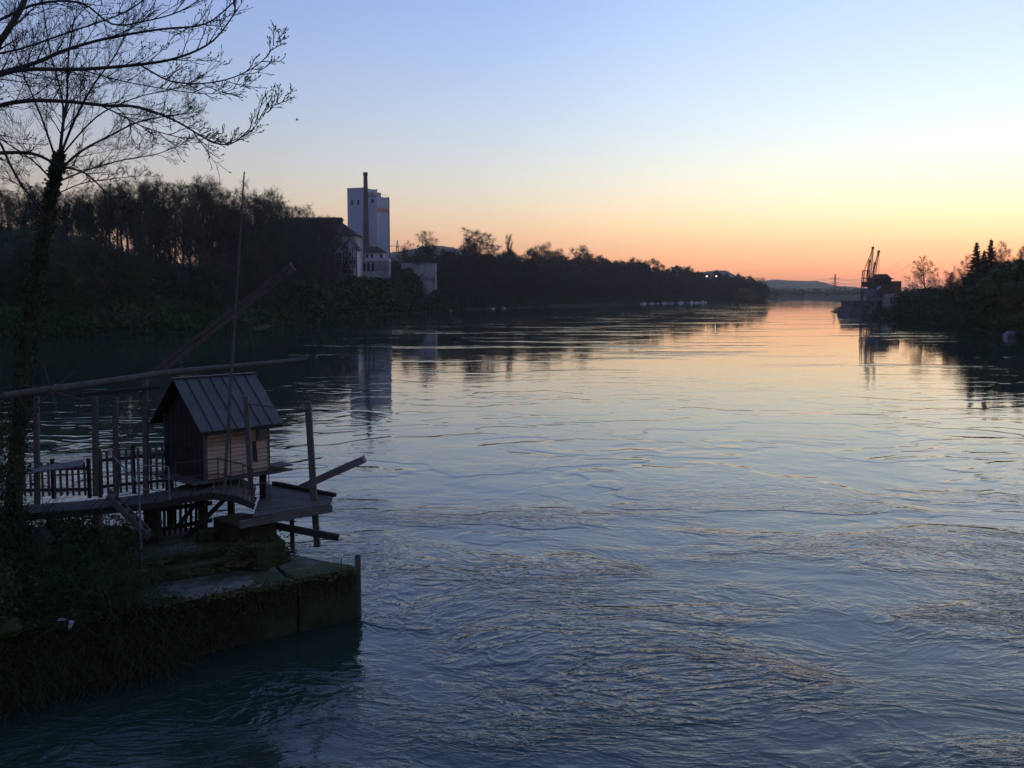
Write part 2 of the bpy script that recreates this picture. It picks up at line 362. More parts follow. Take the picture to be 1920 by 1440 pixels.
field('ground', far_h, [-4500 + 150*i for i in range(61)], [1400 + 20*i for i in range(8)] + [1600 + 380*i for i in range(12)], 'flat far country beyond the river bend', 'ground')
def ridge(name, label, pts, Y, depth, base=0):
    """a hill: pts are (px, py) of its crest as seen from the bridge, at distance Y, with a real body behind and before the crest"""
    m = MB(); n = 70; rows = 9; xs = [lerp(pts[0][0], pts[-1][0], i / (n - 1)) for i in range(n)]; grid = []
    for j in range(rows):
        t = j / (rows - 1); prof = math.sin(math.pi * t) ** .8 if 0 < t < 1 else 0
        for i, px in enumerate(xs):
            c = P(px, interp([p[0] for p in pts], [p[1] for p in pts], px), Y)
            z = base + (c.z - base) * prof * (1 + .05 * nz(c.x * .004, t * 3, 5) * (j != rows // 2)) + (6 * nz(c.x * .012, t * 9, 2) + 4 * nz(c.x * .05, t * 20, 4)) * prof
            grid.append(V((c.x, Y + (t - .5) * depth, z)))
    m.v = grid
    for j in range(rows - 1):
        for i in range(n - 1):
            a = j * n + i; m.f.append((a, a+1, a+n+1, a+n))
    return tag(m.build(name, 'hill', smooth=True), label, 'hill', kind='structure')
ridge('hill', 'hazy blue hills low on the horizon beyond the bridge', [(1180, 546), (1300, 540), (1420, 530), (1450, 524), (1480, 527), (1510, 526), (1535, 532), (1570, 537), (1610, 541), (1680, 546)], 5000, 1200)
ridge('hill', 'bluish wooded hill showing over the trees right of the silo', [(640, 520), (740, 472), (790, 463), (850, 463), (876, 470), (892, 484), (930, 505), (1000, 520), (1080, 530)], 2400, 700)
ridge('hill', 'small grey hill with floodlights over the end of the wood', [(1240, 540), (1290, 520), (1315, 508), (1340, 507.5), (1356, 512), (1380, 522), (1430, 540)], 3000, 900)

# ------------------------------------------------------------------ trees
def rot_dir(d, ang, az):
    o = d.orthogonal().normalized(); o.rotate(Matrix.Rotation(az, 3, d)); return (d * math.cos(ang) + o * math.sin(ang)).normalized()
RMIN = .0034
def grow(mb, p, d, L, r, lev, spec, rng, tips=None):
    """one branch and its side branches; spec[lev] = (segments, sides, children, angle, length ratio, wander, lift)"""
    ns, sides, nch, ang, lr, wander, lift = spec[lev]
    pts = [p.copy()]; rad = [r]; dirs = [d.copy()]
    for k in range(ns):
        d = (d + V((rng.gauss(0, wander), rng.gauss(0, wander), rng.gauss(0, wander) + lift))).normalized()
        p = p + d * (L / ns); pts.append(p.copy()); dirs.append(d.copy()); rad.append(max(RMIN, r * (1 - (k + 1) / ns * .8)))
    mb.tube(pts, rad, sides, False)
    if tips is not None and lev == len(spec) - 1: tips.append((pts[-1], dirs[-1]))
    if lev + 1 >= len(spec): return
    a0 = rng.uniform(0, 6.28)
    for c in range(nch):
        t = lerp(.22, 1.0, (c + rng.uniform(.1, .9)) / nch); k = min(ns - 1, int(t * ns)); f = t * ns - k
        q = pts[k].lerp(pts[k+1], min(1, f)); cd = rot_dir(dirs[k], R(ang * rng.uniform(.65, 1.25)), a0 + c * 2.4 + rng.uniform(-.4, .4))
        grow(mb, q, cd, L * lr * (1.15 - .55 * t) * rng.uniform(.75, 1.2), max(RMIN, rad[k] * .62), lev + 1, spec, rng, tips)
def bare_tree(seed, H=18.0, spread=1.0, narrow=False, ivy=0.0, fine=4, thin=1.0, trunk_free=.2, pale=False, ivy_leaf=.5, spray=(4, .9, .032)):
    rng = random.Random(seed); tr, cr = MB(), MB()
    n = 8; p = V((0, 0, -.6)); d = V((0, 0, 1)); pts = [p]; rad = []
    tops = H * (.72 if not narrow else .9); r0 = H * .019
    for k in range(n):
        d = (d + V((rng.gauss(0, .07), rng.gauss(0, .07), .1))).normalized(); p = p + d * (tops / n); pts.append(p)
    rad = [r0 * (1.25 if k == 0 else 1) * (1 - .72 * k / n) for k in range(n + 1)]
    tr.tube(pts, rad, 7, False)
    if narrow: spec = [(4, 3, 5, 24, .42, .05, .10), (3, 3, 6, 30, .5, .08, .1), (2, 3, 0, 30, .5, .1, .06)]
    else: spec = [(5, 4, 6, 42, .52, .12, .05), (4, 3, 6, 44, .5, .15, .04), (3, 3, fine, 40, .55, .18, .03), (2, 3, 0, 40, .5, .2, .02)]
    nl = 26 if narrow else 15; tips = []
    for c in range(nl):
        t = lerp(trunk_free, 1.0, (c + rng.random()) / nl); k = min(n - 1, int(t * n)); q = pts[k].lerp(pts[k+1], t * n - k)
        if narrow: ang, L = R(rng.uniform(18, 30)), H * .26 * (1.25 - t * .7)
        else: ang, L = R(lerp(72, 18, t) * rng.uniform(.8, 1.15)), H * spread * lerp(.36, .30, t) * rng.uniform(.8, 1.15)
        cd = rot_dir(V((0, 0, 1)), ang, c * 2.4 + rng.uniform(-.5, .5))
        grow(cr, q, cd, L, rad[k] * .5 * thin, 0, spec, rng, tips)
    for q, d in tips:
        for _ in range(spray[0]):
            e = (d + V((rng.gauss(0, .55), rng.gauss(0, .55), rng.gauss(.15, .45)))).normalized() * (spray[1] * rng.uniform(.5, 1.2)); w = e.orthogonal().normalized() * (spray[2] * .5); w.rotate(Matrix.Rotation(rng.uniform(0, 3.1), 3, e.normalized()))
            o = d * rng.uniform(-.8, .1); cr.tri(q + o - w, q + o + w, q + o + e)
    iv = None
    if ivy:
        iv = MB()
        lumps = [(rng.random() ** .8, rng.uniform(0, 6.28), rng.uniform(.3, 2.6), rng.uniform(.7, 1.6)) for _ in range(int(34 * ivy))]
        for _ in range(int(3000 * ivy)):
            t, a, rr, sz = rng.choice(lumps); k = min(n - 1, int(t * n)); q = pts[k].lerp(pts[k+1], t * n - k); rr *= (1.2 - .6 * t)
            iv.leaf(q + V((math.cos(a) * rr + rng.gauss(0, sz * .55), math.sin(a) * rr + rng.gauss(0, sz * .55), rng.gauss(0, sz * .6))), ivy_leaf, rng)
    return tr, cr, iv
def spruce(seed, H=18.0):
    rng = random.Random(seed); tr, cr = MB(), MB()
    tr.tube([V((0, 0, -.5)), V((.05, 0, H * .5)), V((0, 0, H))], [H * .016, H * .01, .03], 7)
    z = H * .06
    while z < H * .985:
        t = z / H; L = H * .235 * (1 - t) ** 1.05 + .06; nb = 12
        for b in range(nb):
            az = rng.uniform(0, 6.28); l = L * rng.uniform(.55, 1.2); p = V((0, 0, min(H * .985, z + rng.uniform(-.014, .014) * H))); o = V((math.cos(az), math.sin(az), 0))
            tip = p + o * l + V((0, 0, -l * lerp(.32, -.1, t))); mid = p.lerp(tip, .55) + V((0, 0, -l * .06))
            cr.tube([p, mid, tip], [.05, .035, .01], 3, False)
            sd = V((-o.y, o.x, 0)); nn = max(5, int(l * 6))
            for k in range(nn):
                f = (k + 1) / nn; q = p.lerp(mid, f * 2) if f < .5 else mid.lerp(tip, f * 2 - 1); w = l * .30 * (1.15 - f) + .12
                for s_ in (-1, 1):
                    e = q + sd * (s_ * w) + o * (w * .6) + V((0, 0, -w * rng.uniform(.25, .6)))
                    cr.quad(q, q.lerp(e, .5) + o * .2, e, q.lerp(e, .5) - o * .22 - V((0, 0, .12)))
        z += H * lerp(.026, .016, t)
    return tr, cr, None
def bush(seed, H=4.0, leafy=.4, mats=None):
    rng = random.Random(seed); tr, cr = MB(), MB(); iv = MB()
    spec = [(4, 3, 6, 35, .5, .12, .05), (3, 3, 4, 40, .5, .16, .03), (2, 3, 0, 40, .5, .2, .02)]
    tr.tube([V((0, 0, -.4)), V((0, 0, .25 * H))], [.1, .06], 5, False)
    for c in range(18):
        grow(cr, V((rng.gauss(0, .25), rng.gauss(0, .25), 0)), rot_dir(V((0, 0, 1)), R(rng.uniform(8, 62)), rng.uniform(0, 6.28)), H * rng.uniform(.6, 1), .05 * H / 4, 0, spec, rng)
    for _ in range(int(1000 * leafy)):
        a = rng.uniform(0, 6.28); u = rng.random() ** .6; zz = rng.random()
        rr = H * .62 * u * math.sqrt(max(.05, 1 - (zz - .35) ** 2 * 1.9)) * (1 + .5 * nz(math.cos(a) * 2, math.sin(a) * 2, zz * 4 + seed))
        iv.leaf(V((math.cos(a) * rr, math.sin(a) * rr, zz * H * .9)), .13 * H, rng)
    return tr, cr, iv if leafy else None
class Proto:
    def __init__(s, parts, H, mats, name):
        s.H = H; s.name = name; s.me = []
        for nm, mb, mt in zip(('trunk', 'crown', 'ivy'), parts, mats):
            if mb is None: continue
            me = bpy.data.meshes.new(nm); me.from_pydata([tuple(v) for v in mb.v], [], mb.f); me.materials.append(M[mt]); s.me.append((nm, me))
    def put(s, loc, h, rz, label, cat, group=None, wide=1.0):
        e = thing(s.name, label, cat, loc, group); k = h / s.H; e.scale = (k * wide, k * wide, k); e.rotation_euler = (0, 0, rz)
        for nm, me in s.me:
            o = bpy.data.objects.new(nm, me); col.objects.link(o); o.parent = e
        return e
TF = ('bark', 'twig_far', 'ivy_far')
PR = {
 'a': Proto(bare_tree(1, spread=1.05), 18, TF, 'bare_tree'), 'b': Proto(bare_tree(2, spread=.9), 18, TF, 'bare_tree'),
 'c': Proto(bare_tree(3, spread=.78, trunk_free=.35), 18, TF, 'bare_tree'), 'r': Proto(bare_tree(9, spread=1.25, trunk_free=.2, fine=5), 18, TF, 'bare_tree'),
 'n': Proto(bare_tree(4, narrow=True), 18, TF, 'poplar_tree'),
 'i': Proto(bare_tree(5, spread=.7, ivy=1.0, fine=3), 18, TF, 'ivy_clad_tree'), 'j': Proto(bare_tree(6, spread=.85, ivy=.7, fine=3), 18, TF, 'ivy_clad_tree'),
 's': Proto(spruce(7), 18, ('bark', 'needle', 'ivy_far'), 'spruce_tree'),
 'h': Proto(bush(11), 4, ('bark', 'twig_far', 'brush'), 'shrub'), 'k': Proto(bush(12, leafy=.8), 4, ('bark', 'twig_far', 'ivy_far'), 'shrub'),
 'w': Proto(bush(13, leafy=1.3), 4, ('bark', 'willow', 'willow'), 'willow_shrub'),
 'p': Proto(bare_tree(15, spread=1.0, fine=3, spray=(4, .8, .05)), 18, ('bark', 'twig_pale', 'ivy_far'), 'bare_tree'),
 'A': Proto(bare_tree(31, spread=1.1, spray=(6, 1.3, .065), trunk_free=.14), 18, TF, 'bare_tree'), 'B': Proto(bare_tree(32, spread=.95, spray=(6, 1.3, .065), trunk_free=.14), 18, TF, 'bare_tree'),
 'R': Proto(bare_tree(33, spread=1.3, spray=(5, 1.1, .055), trunk_free=.25), 18, TF, 'bare_tree'),
}
def tree(kind, px, py, Y, hf, label, cat='tree', group=None, wide=1.0, rz=None, minh=1.0):
    t = P(px, py, Y); g = hf(t.x, t.y); h = max(minh, t.z - g)
    return PR[kind].put((t.x, t.y, g), h, rz if rz is not None else (px * 1.7 + Y) % 6.28, label, cat, group, wide)
rng = random.Random(42)
def zone(px, cuts, names):
    for c, n_ in zip(cuts, names):
        if px < c: return n_
    return names[-1]
def slope_zone(px): return zone(px, (110, 300, 460), ('behind the near ivy-clad trunk', 'between the near trunk and the mast', 'around the thin mast', 'just left of the brewery'))
def wood_zone(px): return zone(px, (860, 950, 1085, 1200, 1330), ('behind the concrete bunker', 'left of the poplar', 'between poplar and thin chimney', 'right of the thin chimney', 'above the moored boats', 'near the river bend'))
def right_zone(px): return zone(px, (1738, 1815, 1885), ('beside the gravel works', 'between the lone bare tree and the spruces', 'below the two spruces', 'right of the spruces'))
def shoreY(px): return interp([p[0] for p in WLP], [p.y for p in WL_L[:len(WLP)]], px)
# crest of the wooded slope left of the brewery
SKX = [-250, -100, 0, 60, 120, 170, 210, 250, 290, 330, 370, 410, 450, 490, 520, 560, 600, 640]
SKY = [330, 335, 350, 345, 350, 345, 338, 328, 330, 348, 340, 338, 352, 350, 372, 388, 398, 402]
px = -110
while px < 622:
    Y = shoreY(px) + rng.uniform(46, 75); kd = rng.choice('ijbjabc' if px < 310 else ('aabbc' if px < 450 else ('ijjb' if px < 500 else 'pabb')))
    top = interp(SKX, SKY, px) + rng.uniform(-6, 10)
    lab, gr = (('ivy-clad tree in the dense dark row on the crest of the slope', 'ivy-clad trees on the crest of the slope') if kd in 'ij' else ('bare tree on the skyline of the slope left of the brewery', 'bare trees on the crest of the slope'))
    tree(kd, px, top, Y, hL, lab, group=gr, wide=rng.uniform(.8, 1.1)); px += rng.uniform(8, 13) if px < 310 or px > 450 else rng.uniform(11, 17)
ORD = 'first second third fourth fifth sixth seventh eighth ninth tenth eleventh twelfth thirteenth fourteenth fifteenth sixteenth seventeenth eighteenth nineteenth twentieth'.split()
for gname, text in (('bare trees on the crest of the slope', '{} bare skyline tree from the brewery roof along the slope crest'), ('ivy-clad trees on the crest of the slope', '{} ivy-clad skyline tree from the brewery along the slope crest')):
    row_ = sorted([o for o in bpy.data.objects if o.get('group') == gname], key=lambda o: -o.location.x / o.location.y)
    for i, o in enumerate(row_):
        o['label'] = text.format(ORD[i]) if i < 20 else text.format('further').replace('from the brewery roof along the slope crest', 'on the slope crest left of the thin mast').replace('from the brewery along the slope crest', 'on the slope crest left of the thin mast')
px = -110
while px < 582:      # the slope below the crest
    s0 = rng.uniform(8, 44); Y = shoreY(px) + s0; kd = rng.choice('ijbjbk')
    top = 548 - (interp(SKX, [548 - v for v in SKY], px)) * rng.uniform(.28, .46 if 300 < px < 460 else .64)
    lab, gr = {'i': ('dark ivy-clad tree halfway up the wooded slope', 'ivy-clad trees halfway up the slope'), 'j': ('dark ivy-clad tree halfway up the wooded slope', 'ivy-clad trees halfway up the slope'),
               'b': ('bare tree standing halfway up the wooded slope', 'bare trees halfway up the slope'), 'k': ('leafy shrub among the trunks of the wooded slope', 'shrubs on the slope')}[kd]
    if kd == 'k': top = 548 + rng.uniform(-40, 20)
    lab, gr = lab + ' ' + slope_zone(px), gr + ' ' + slope_zone(px)
    tree(kd, px, top, Y, hL, lab, 'shrub' if kd == 'k' else 'tree', gr, rng.uniform(.85, 1.15), minh=4); px += rng.uniform(9, 16)
# wood along the bank from the brewery to the river bend
FX = [735, 760, 800, 830, 870, 930, 985, 1010, 1055, 1110, 1140, 1180, 1215, 1260, 1300, 1330, 1352, 1370, 1400, 1437]
FY = [500, 478, 466, 470, 478, 474, 480, 484, 486, 484, 489, 494, 496, 502, 507, 512, 512, 514, 521, 524]
for row, (o0, o1, frac) in enumerate(((40, 75, 1.0), (16, 34, .62), (4, 10, .22))):
    px = 738 if row == 0 else (830 if row == 1 else 832)
    while px < 1434:
        Y = shoreY(px) + rng.uniform(o0, o1); top = 548 - (548 - interp(FX, FY, px)) * frac * rng.uniform(.8, 1.08); kd = rng.choice('ABBAj' if row == 0 else ('ABj' if row == 1 else 'khh'))
        lab, gr = [('bare tree in the long wood above the far bank', 'trees of the long wood above the bank'), ('bare tree on the lower slope of the long wood', 'trees on the lower slope of the long wood'), ('low shrub at the foot of the long wood', 'shrubs at the foot of the long wood')][row]
        if row == 2: top = 562 + rng.uniform(-5, 4) - max(0, 940 - px) * .01
        if kd == 'j': lab, gr = 'ivy-clad tree in the long wood' if row == 0 else 'ivy-clad tree low in the long wood', 'ivy-clad trees of the long wood, row %d' % (row + 1)
        lab, gr = lab.replace(' above the far bank', '') + ' ' + wood_zone(px), gr + ' ' + wood_zone(px)
        tree(kd, px, top, Y, hL, lab, 'shrub' if row == 2 else 'tree', gr, rng.uniform(.9, 1.25), minh=3); px += rng.uniform(5, 8) * (1.6 if row == 2 else 1)
for a in (('j', 797, 430, 590, 'dense round tree right of the white silo, ivy in its crown', 1.35), ('R', 912, 439, 660, 'broad bare tree with rounded crown beside the slender poplar', 1.25), ('n', 956, 438, 675, 'slender bare poplar with upright branches above the wood', .8),
          ('B', 885, 455, 650, 'smaller bare tree left of the broad round-crowned one', 1.0), ('A', 990, 470, 690, 'low bare tree just right of the poplar', 1.2), ('R', 1027, 463, 720, 'pale round-crowned bare tree in the middle of the wood', 1.0), ('R', 1056, 474, 740, 'wide low bare tree beside the pale round-crowned one', 1.2),
          ('R', 1108, 468, 790, 'round-crowned bare tree right of the thin chimney', 1.2), ('B', 1180, 484, 850, 'bare tree rising over the wood behind the boats', 1.1), ('B', 1213, 486, 870, 'bushy bare tree rising above the moored boats', 1.3), ('j', 1424, 519, 1085, 'last dark tree at the river bend', 1.5),
          ('b', 762, 452, 560, 'bare tree between the silo and the dense round tree', 1.0), ('c', 1372, 521, 1010, 'thin bare tree near the end of the wood', 1.2)):
    tree(a[0], a[1], a[2], a[3], hL, a[4], wide=a[5])
tree('w', 1396, 538, 1062, hL, 'yellow-green willow bush at the water near the bend', 'willow', wide=1.35)
# brewery yard: low shrubs only, so the buildings show
for px in range(560, 830, 9):
    Y = shoreY(px) + rng.uniform(4, 30); top = interp([560, 630, 650, 735, 780, 830], [520, 520, 514, 516, 530, 548], px) + rng.uniform(-4, 20)
    if 780 < px < 818: Y = shoreY(px) + 3; top = 572 + rng.uniform(-4, 4)
    tree(rng.choice('kkh'), px, top, Y, hL, 'dark shrub on the bank below the ' + zone(px, (640, 690, 735), ('brewery hall', 'half-timbered house', 'glazed annex', 'bunker terrace')), 'shrub', 'shrubs below the ' + zone(px, (640, 690, 735), ('brewery hall', 'half-timbered house', 'glazed annex', 'bunker terrace')), rng.uniform(.8, 1.2), minh=3)
for px, top in ((592, 478), (604, 484), (566, 450), (738, 512), (748, 508), (776, 503)):
    tree('c' if px % 2 else 'b', px, top, shoreY(px) + 22, hL, 'thin bare tree standing in front of the brewery walls', 'tree', 'thin trees before the brewery', .6)
# right bank
RX = [1680, 1720, 1760, 1800, 1830, 1870, 1920, 2000, 2150]; RY = [548, 540, 532, 518, 500, 487, 480, 477, 474]
def shoreR(px): return interp(list(reversed([p[0] for p in WRP])), list(reversed([p.y for p in WL_R[:len(WRP)]])), px)
for row in range(3):
    px = 1692
    while px < 2020:
        Y = shoreR(px) + (rng.uniform(34, 60), rng.uniform(14, 30), rng.uniform(2, 8))[row]; fr = (1.0, .5, -.25)[row]
        top = 548 - (548 - interp(RX, RY, px)) * fr * rng.uniform(.85, 1.05) if row < 2 else 548 + interp([1690, 1920], [22, 40], px) * rng.uniform(.6, 1.1)
        kd = rng.choice(('kbjbb', 'khbj', 'khk')[row]); shr = kd in 'kh'
        lab, gr = [('shrub on the crest of the bank right of the cranes', 'shrubs on the crest of the right bank'), ('shrub on the slope of the bank right of the cranes', 'shrubs on the slope of the right bank'), ('shrub hanging over the water right of the cranes', 'shrubs at the water on the right bank')][row]
        if not shr: lab, gr = ('ivy-clad tree in the thicket below the spruces', 'ivy-clad trees on the right bank') if kd == 'j' else ('bare tree in the thicket on the crest right of the cranes', 'bare trees of the thicket right of the cranes')
        lab, gr = lab.replace(' right of the cranes', '') + ' ' + right_zone(px), gr + ' ' + right_zone(px)
        tree(kd, px, top, Y, hR, lab, 'shrub' if shr else 'tree', gr, rng.uniform(.9, 1.3) if shr else .9, minh=2.5); px += rng.uniform(8, 14)
for a in (('s', 1832, 453, 300, 'spruce with pointed top, the left one of two', 1.35), ('s', 1859, 447, 290, 'taller spruce with pointed top, the right one of two', 1.2), ('p', 1738, 480, 410, 'open-crowned bare tree standing alone right of the cranes', 1.15),
          ('p', 1890, 452, 275, 'bare tree just right of the spruces', .9), ('p', 1917, 455, 270, 'bare tree at the frame edge on the right bank', .9), ('p', 1812, 478, 310, 'thin bare tree tucked against the left spruce', .8), ('p', 1772, 520, 360, 'small bare tree below the lone open-crowned one', 1.0), ('p', 1903, 462, 282, 'pale bare tree between the spruces and the frame edge', .8), ('p', 1872, 470, 295, 'bare tree close behind the taller spruce', 1.0), ('b', 1795, 500, 330, 'bare tree left of the two spruces', 1.1), ('s', 1846, 468, 300, 'small spruce squeezed between the two tall ones', 1.2),  ('p', 1708, 528, 420, 'small bare tree next to the flat-roofed plant building', 1.1)):
    tree(a[0], a[1], a[2], a[3], hR, a[4], wide=a[5])
for px in (1946, 1975): tree(rng.choice('pp'), px, 452 + rng.uniform(-8, 10), 265, hR, 'bare tree on the crest beyond the spruces', 'tree', 'bare trees beyond the spruces', .9)

# undergrowth: nobody could count it
def undergrowth(name, pts, size, material, label, n_leaf=22, seed=5):
    r = random.Random(seed); m = MB()
    for p in pts:
        k = size * r.uniform(.5, 1.3)
        for _ in range(n_leaf):
            q = p + V((r.gauss(0, k * .5), r.gauss(0, k * .5), abs(r.gauss(0, k * .45)))); m.leaf(q, k * .42, r)
        for _ in range(3):
            q = p + V((r.gauss(0, k * .4), r.gauss(0, k * .4), 0)); m.tube([q, q + V((r.gauss(0, .4) * k, r.gauss(0, .4) * k, k * r.uniform(1, 2)))], [.05 * k ** .5, .015], 3, False)
    return tag(m.build(name, material), label, 'undergrowth', kind='stuff')
r2 = random.Random(77); pts = []
while len(pts) < 2300:
    px = r2.uniform(-200, 1440); Y = shoreY(px) + r2.uniform(-1, 60) * r2.random(); q = P(px, 560, Y); z = hL(q.x, q.y)
    if z > -.4 and not (780 < px < 818 and Y < shoreY(px) + 40): pts.append(V((q.x, q.y, z)))
undergrowth('undergrowth', pts, 2.8, 'brush', 'dark tangled undergrowth covering the slope under the trees', seed=6)
pts = []
while len(pts) < 1100:
    px = r2.uniform(1640, 2150); Y = shoreR(px) + r2.uniform(-1, 60) * r2.random(); q = P(px, 560, Y); z = hR(q.x, q.y)
    if z > -.4: pts.append(V((q.x, q.y, z)))
undergrowth('undergrowth', pts, 1.8, 'brush', 'dark undergrowth covering the bank right of the cranes', seed=8)
# the far wood beyond the river bend reads as one mass
m = MB(); r3 = random.Random(3)
for row in range(3):
    for i in range(520):
        x = r3.uniform(100, 1250); y = 1470 + row * 60 + r3.uniform(0, 50) + .05 * abs(x - 500); h = (9 + 5 * nz(x * .012, row * 3.3) + r3.uniform(-1.5, 2.5)) * (1 + .12 * row)
        b = V((x, y, far_h(x, y)))
        m.tube([b, b + V((0, 0, h * .8))], [.25, .08], 3, False)
        for _ in range(26):
            t = r3.random(); m.leaf(b + V((r3.gauss(0, 2.0), r3.gauss(0, 2.0), h * (1 - t * t * .95))), 1.7, r3)
tag(m.build('far_woodland', 'brush'), 'low dark belt of woodland beyond the river bend', 'woodland', kind='stuff')

# ------------------------------------------------------------------ brewery and silo on the left bank
def wallbox(m, px0, px1, py0, py1, Y, depth):      # box whose front face spans these picture edges at distance Y
    a, b = P(px0, py1, Y), P(px1, py0, Y); m.abox(a.x, b.x, Y, Y + depth, a.z, b.z); return a, b
def base_of(px, Y): q = P(px, 548, Y); return V((q.x, q.y, hL(q.x, q.y) - .5))
# silo: two blocks seen over their corner
SY = 655.0
t = thing('grain_silo', 'tall windowless white grain silo tower rising above the trees', 'silo', base_of(690, SY))
c0 = P(706, 372, SY); gz = t.location.z
du = V((.94, -.34, 0)).normalized(); dv = V((.50, .866, 0)).normalized()
Kc = P(706, 400, SY); Kc.z = 0
def silo_pt(a, b, z): return V((Kc.x + du.x*a + dv.x*b, Kc.y + du.y*a + dv.y*b, z))
zt_low = P(706, 368, SY).z; zt_high = P(660, 352, SY).z; zt_mid = P(695, 359, SY).z
def sbox(m, a0, a1, b0, b1, z0, z1):
    m.hexa([silo_pt(a0,b0,z0), silo_pt(a1,b0,z0), silo_pt(a1,b1,z0), silo_pt(a0,b1,z0), silo_pt(a0,b0,z1), silo_pt(a1,b0,z1), silo_pt(a1,b1,z1), silo_pt(a0,b1,z1)])
AW = (706 - 648) * SY / FPX / .94 * .985
tall = one('tall_block', lambda m: sbox(m, -AW, -AW * .40, 0, 13.5, gz, zt_high), 'silo_paint', t)
low = one('low_block', lambda m: sbox(m, -AW * .40 + .01, 0, .25, 13.5, gz, zt_low), 'silo_paint', t)
pent = one('penthouse', lambda m: sbox(m, -AW * .395, -AW * .13, 1.0, 9, zt_low + .01, zt_mid), 'ochre', t)
for par, (a0, a1, zt) in ((tall, (-AW, -AW*.40, zt_high)), (low, (-AW*.40, 0, zt_low))):
    one('parapet', lambda m: (sbox(m, a0 - .12, a1 + .12, -.12 + (.25 if par is low else 0), .35, zt, zt + .45), sbox(m, a0 - .12, a1 + .12, 13.2, 13.6, zt, zt + .45)), 'seam', par)
for a in (-AW * .83, -AW * .62): one('window', lambda m: sbox(m, a - .75, a + .75, -.08, .2, zt_low - 5.2, zt_low - 2.0), 'window_dark', tall)
one('window', lambda m: sbox(m, -AW*.18, -AW*.10, .17, .4, zt_low - 4.2, zt_low - 1.8), 'window_dark', low)
for k in range(4): one('window', lambda m: sbox(m, -.2, .07, 1.9 + k * 3.0, 3.1 + k * 3.0, zt_low - 5.0, zt_low - 2.2), 'window_pale', low)
sg = one('sign_lettering', lambda m: [sbox(m, -.2, .10, .9 + i * 1.12, .9 + i * 1.12 + .75, zt_low - 10.0 + (.5 if i in (3, 7) else 0), zt_low - 7.0 - (.5 if i % 3 == 1 else 0)) for i in range(11)], 'sign_red', low)
one('roof_railing', lambda m: [m.beam(silo_pt(-.3, b, zt_low + .45), silo_pt(-.3, b, zt_low + 1.7), .12, .12) for b in (1, 4, 7, 10, 13)] + [m.beam(silo_pt(-.3, 1, zt_low + 1.7), silo_pt(-.3, 13, zt_low + 1.7), .1, .1)], 'seam', low)
one('drain_pipe', lambda m: m.tube([silo_pt(.25, 13.3, gz), silo_pt(.25, 13.3, zt_low)], .25, 6), 'brick', low)
q0, q1 = P(687.5, 500, 630), P(687.5, 323, 630); cb = base_of(687.5, 630)
t = thing('brick_chimney', 'tall slender brick chimney in front of the white silo', 'chimney', cb)
st = one('shaft', lambda m: m.tube([V((q0.x, 630, cb.z)), V((q0.x, 630, 30)), V((q0.x, 630, q1.z - 1.2))], [2.3, 2.1, 1.25], 16), 'brick', t, smooth=True)
one('crown_ring', lambda m: m.tube([V((q0.x, 630, q1.z - 2.2)), V((q0.x, 630, q1.z - 1.5)), V((q0.x, 630, q1.z - .6)), V((q0.x, 630, q1.z))], [1.3, 1.5, 1.5, 1.25], 16), 'brick', t)
for zz in (.35, .5, .65, .8): one('iron_band', lambda m: m.tube([V((q0.x, 630, lerp(cb.z, q1.z, zz))), V((q0.x, 630, lerp(cb.z, q1.z, zz) + .3))], lerp(2.25, 1.4, zz) + .04, 16), 'seam', t)
# long hall with hipped roof and ridge monitor
HY = 460.0
ea, eb = P(505, 441, HY), P(671, 441, HY); gz = 16.0; xm = lerp(ea.x, eb.x, .5)
t = thing('brewery_hall', 'long dark brewery hall with a hipped roof and ridge monitor', 'building', (xm, HY + 8, gz))
ez = ea.z; rz_ = P(600, 415, HY + 9).z; W = 20.0
wl_ = one('wall', lambda m: m.abox(ea.x + 1.2, eb.x - 1.2, HY + 1, HY + W - 1, gz, ez + .2), 'old_wall', t)
rx0, rx1 = ea.x + 6, eb.x - 9.5
def hip(m):
    A, B, C, D = V((ea.x, HY, ez)), V((eb.x, HY, ez)), V((eb.x, HY + W, ez)), V((ea.x, HY + W, ez)); E, F_ = V((rx0, HY + W/2, rz_)), V((rx1, HY + W/2, rz_))
    m.quad(A, B, F_, E); m.tri(B, C, F_); m.quad(C, D, E, F_); m.tri(D, A, E); m.quad(D, C, B, A)
rf = one('roof', hip, 'roof_tile', t)
one('ridge_monitor', lambda m: (m.abox(rx0, rx1 + .8, HY + W/2 - 2, HY + W/2 + 2, rz_ - 2, rz_ + .6), m.hexa([(rx0-.5, HY+W/2-2.8, rz_+.6), (rx1+1.4, HY+W/2-2.8, rz_+.6), (rx1+1.4, HY+W/2+2.8, rz_+.6), (rx0-.5, HY+W/2+2.8, rz_+.6), (rx0, HY+W/2-.2, rz_+1.9), (rx1+.6, HY+W/2-.2, rz_+1.9), (rx1+.6, HY+W/2+.2, rz_+1.9), (rx0, HY+W/2+.2, rz_+1.9)])), 'roof_tile', rf)
for k in range(9):
    x = lerp(ea.x + 3, eb.x - 5, k / 8); f = one('window', lambda m: m.abox(x - 1.1, x + 1.1, HY + .9, HY + 1.2, gz + 6, gz + 12), 'window_dark', t)
    one('window_frame', lambda m: (m.abox(x - .08, x + .08, HY + .84, HY + .895, gz + 6, gz + 12), m.abox(x - 1.1, x + 1.1, HY + .82, HY + .838, gz + 8.9, gz + 9.1)), 'window_pale', f)
    one('pilaster', lambda m: m.abox(x + 1.9, x + 2.7, HY + .75, HY + 1.3, gz, ez), 'old_wall', wl_)
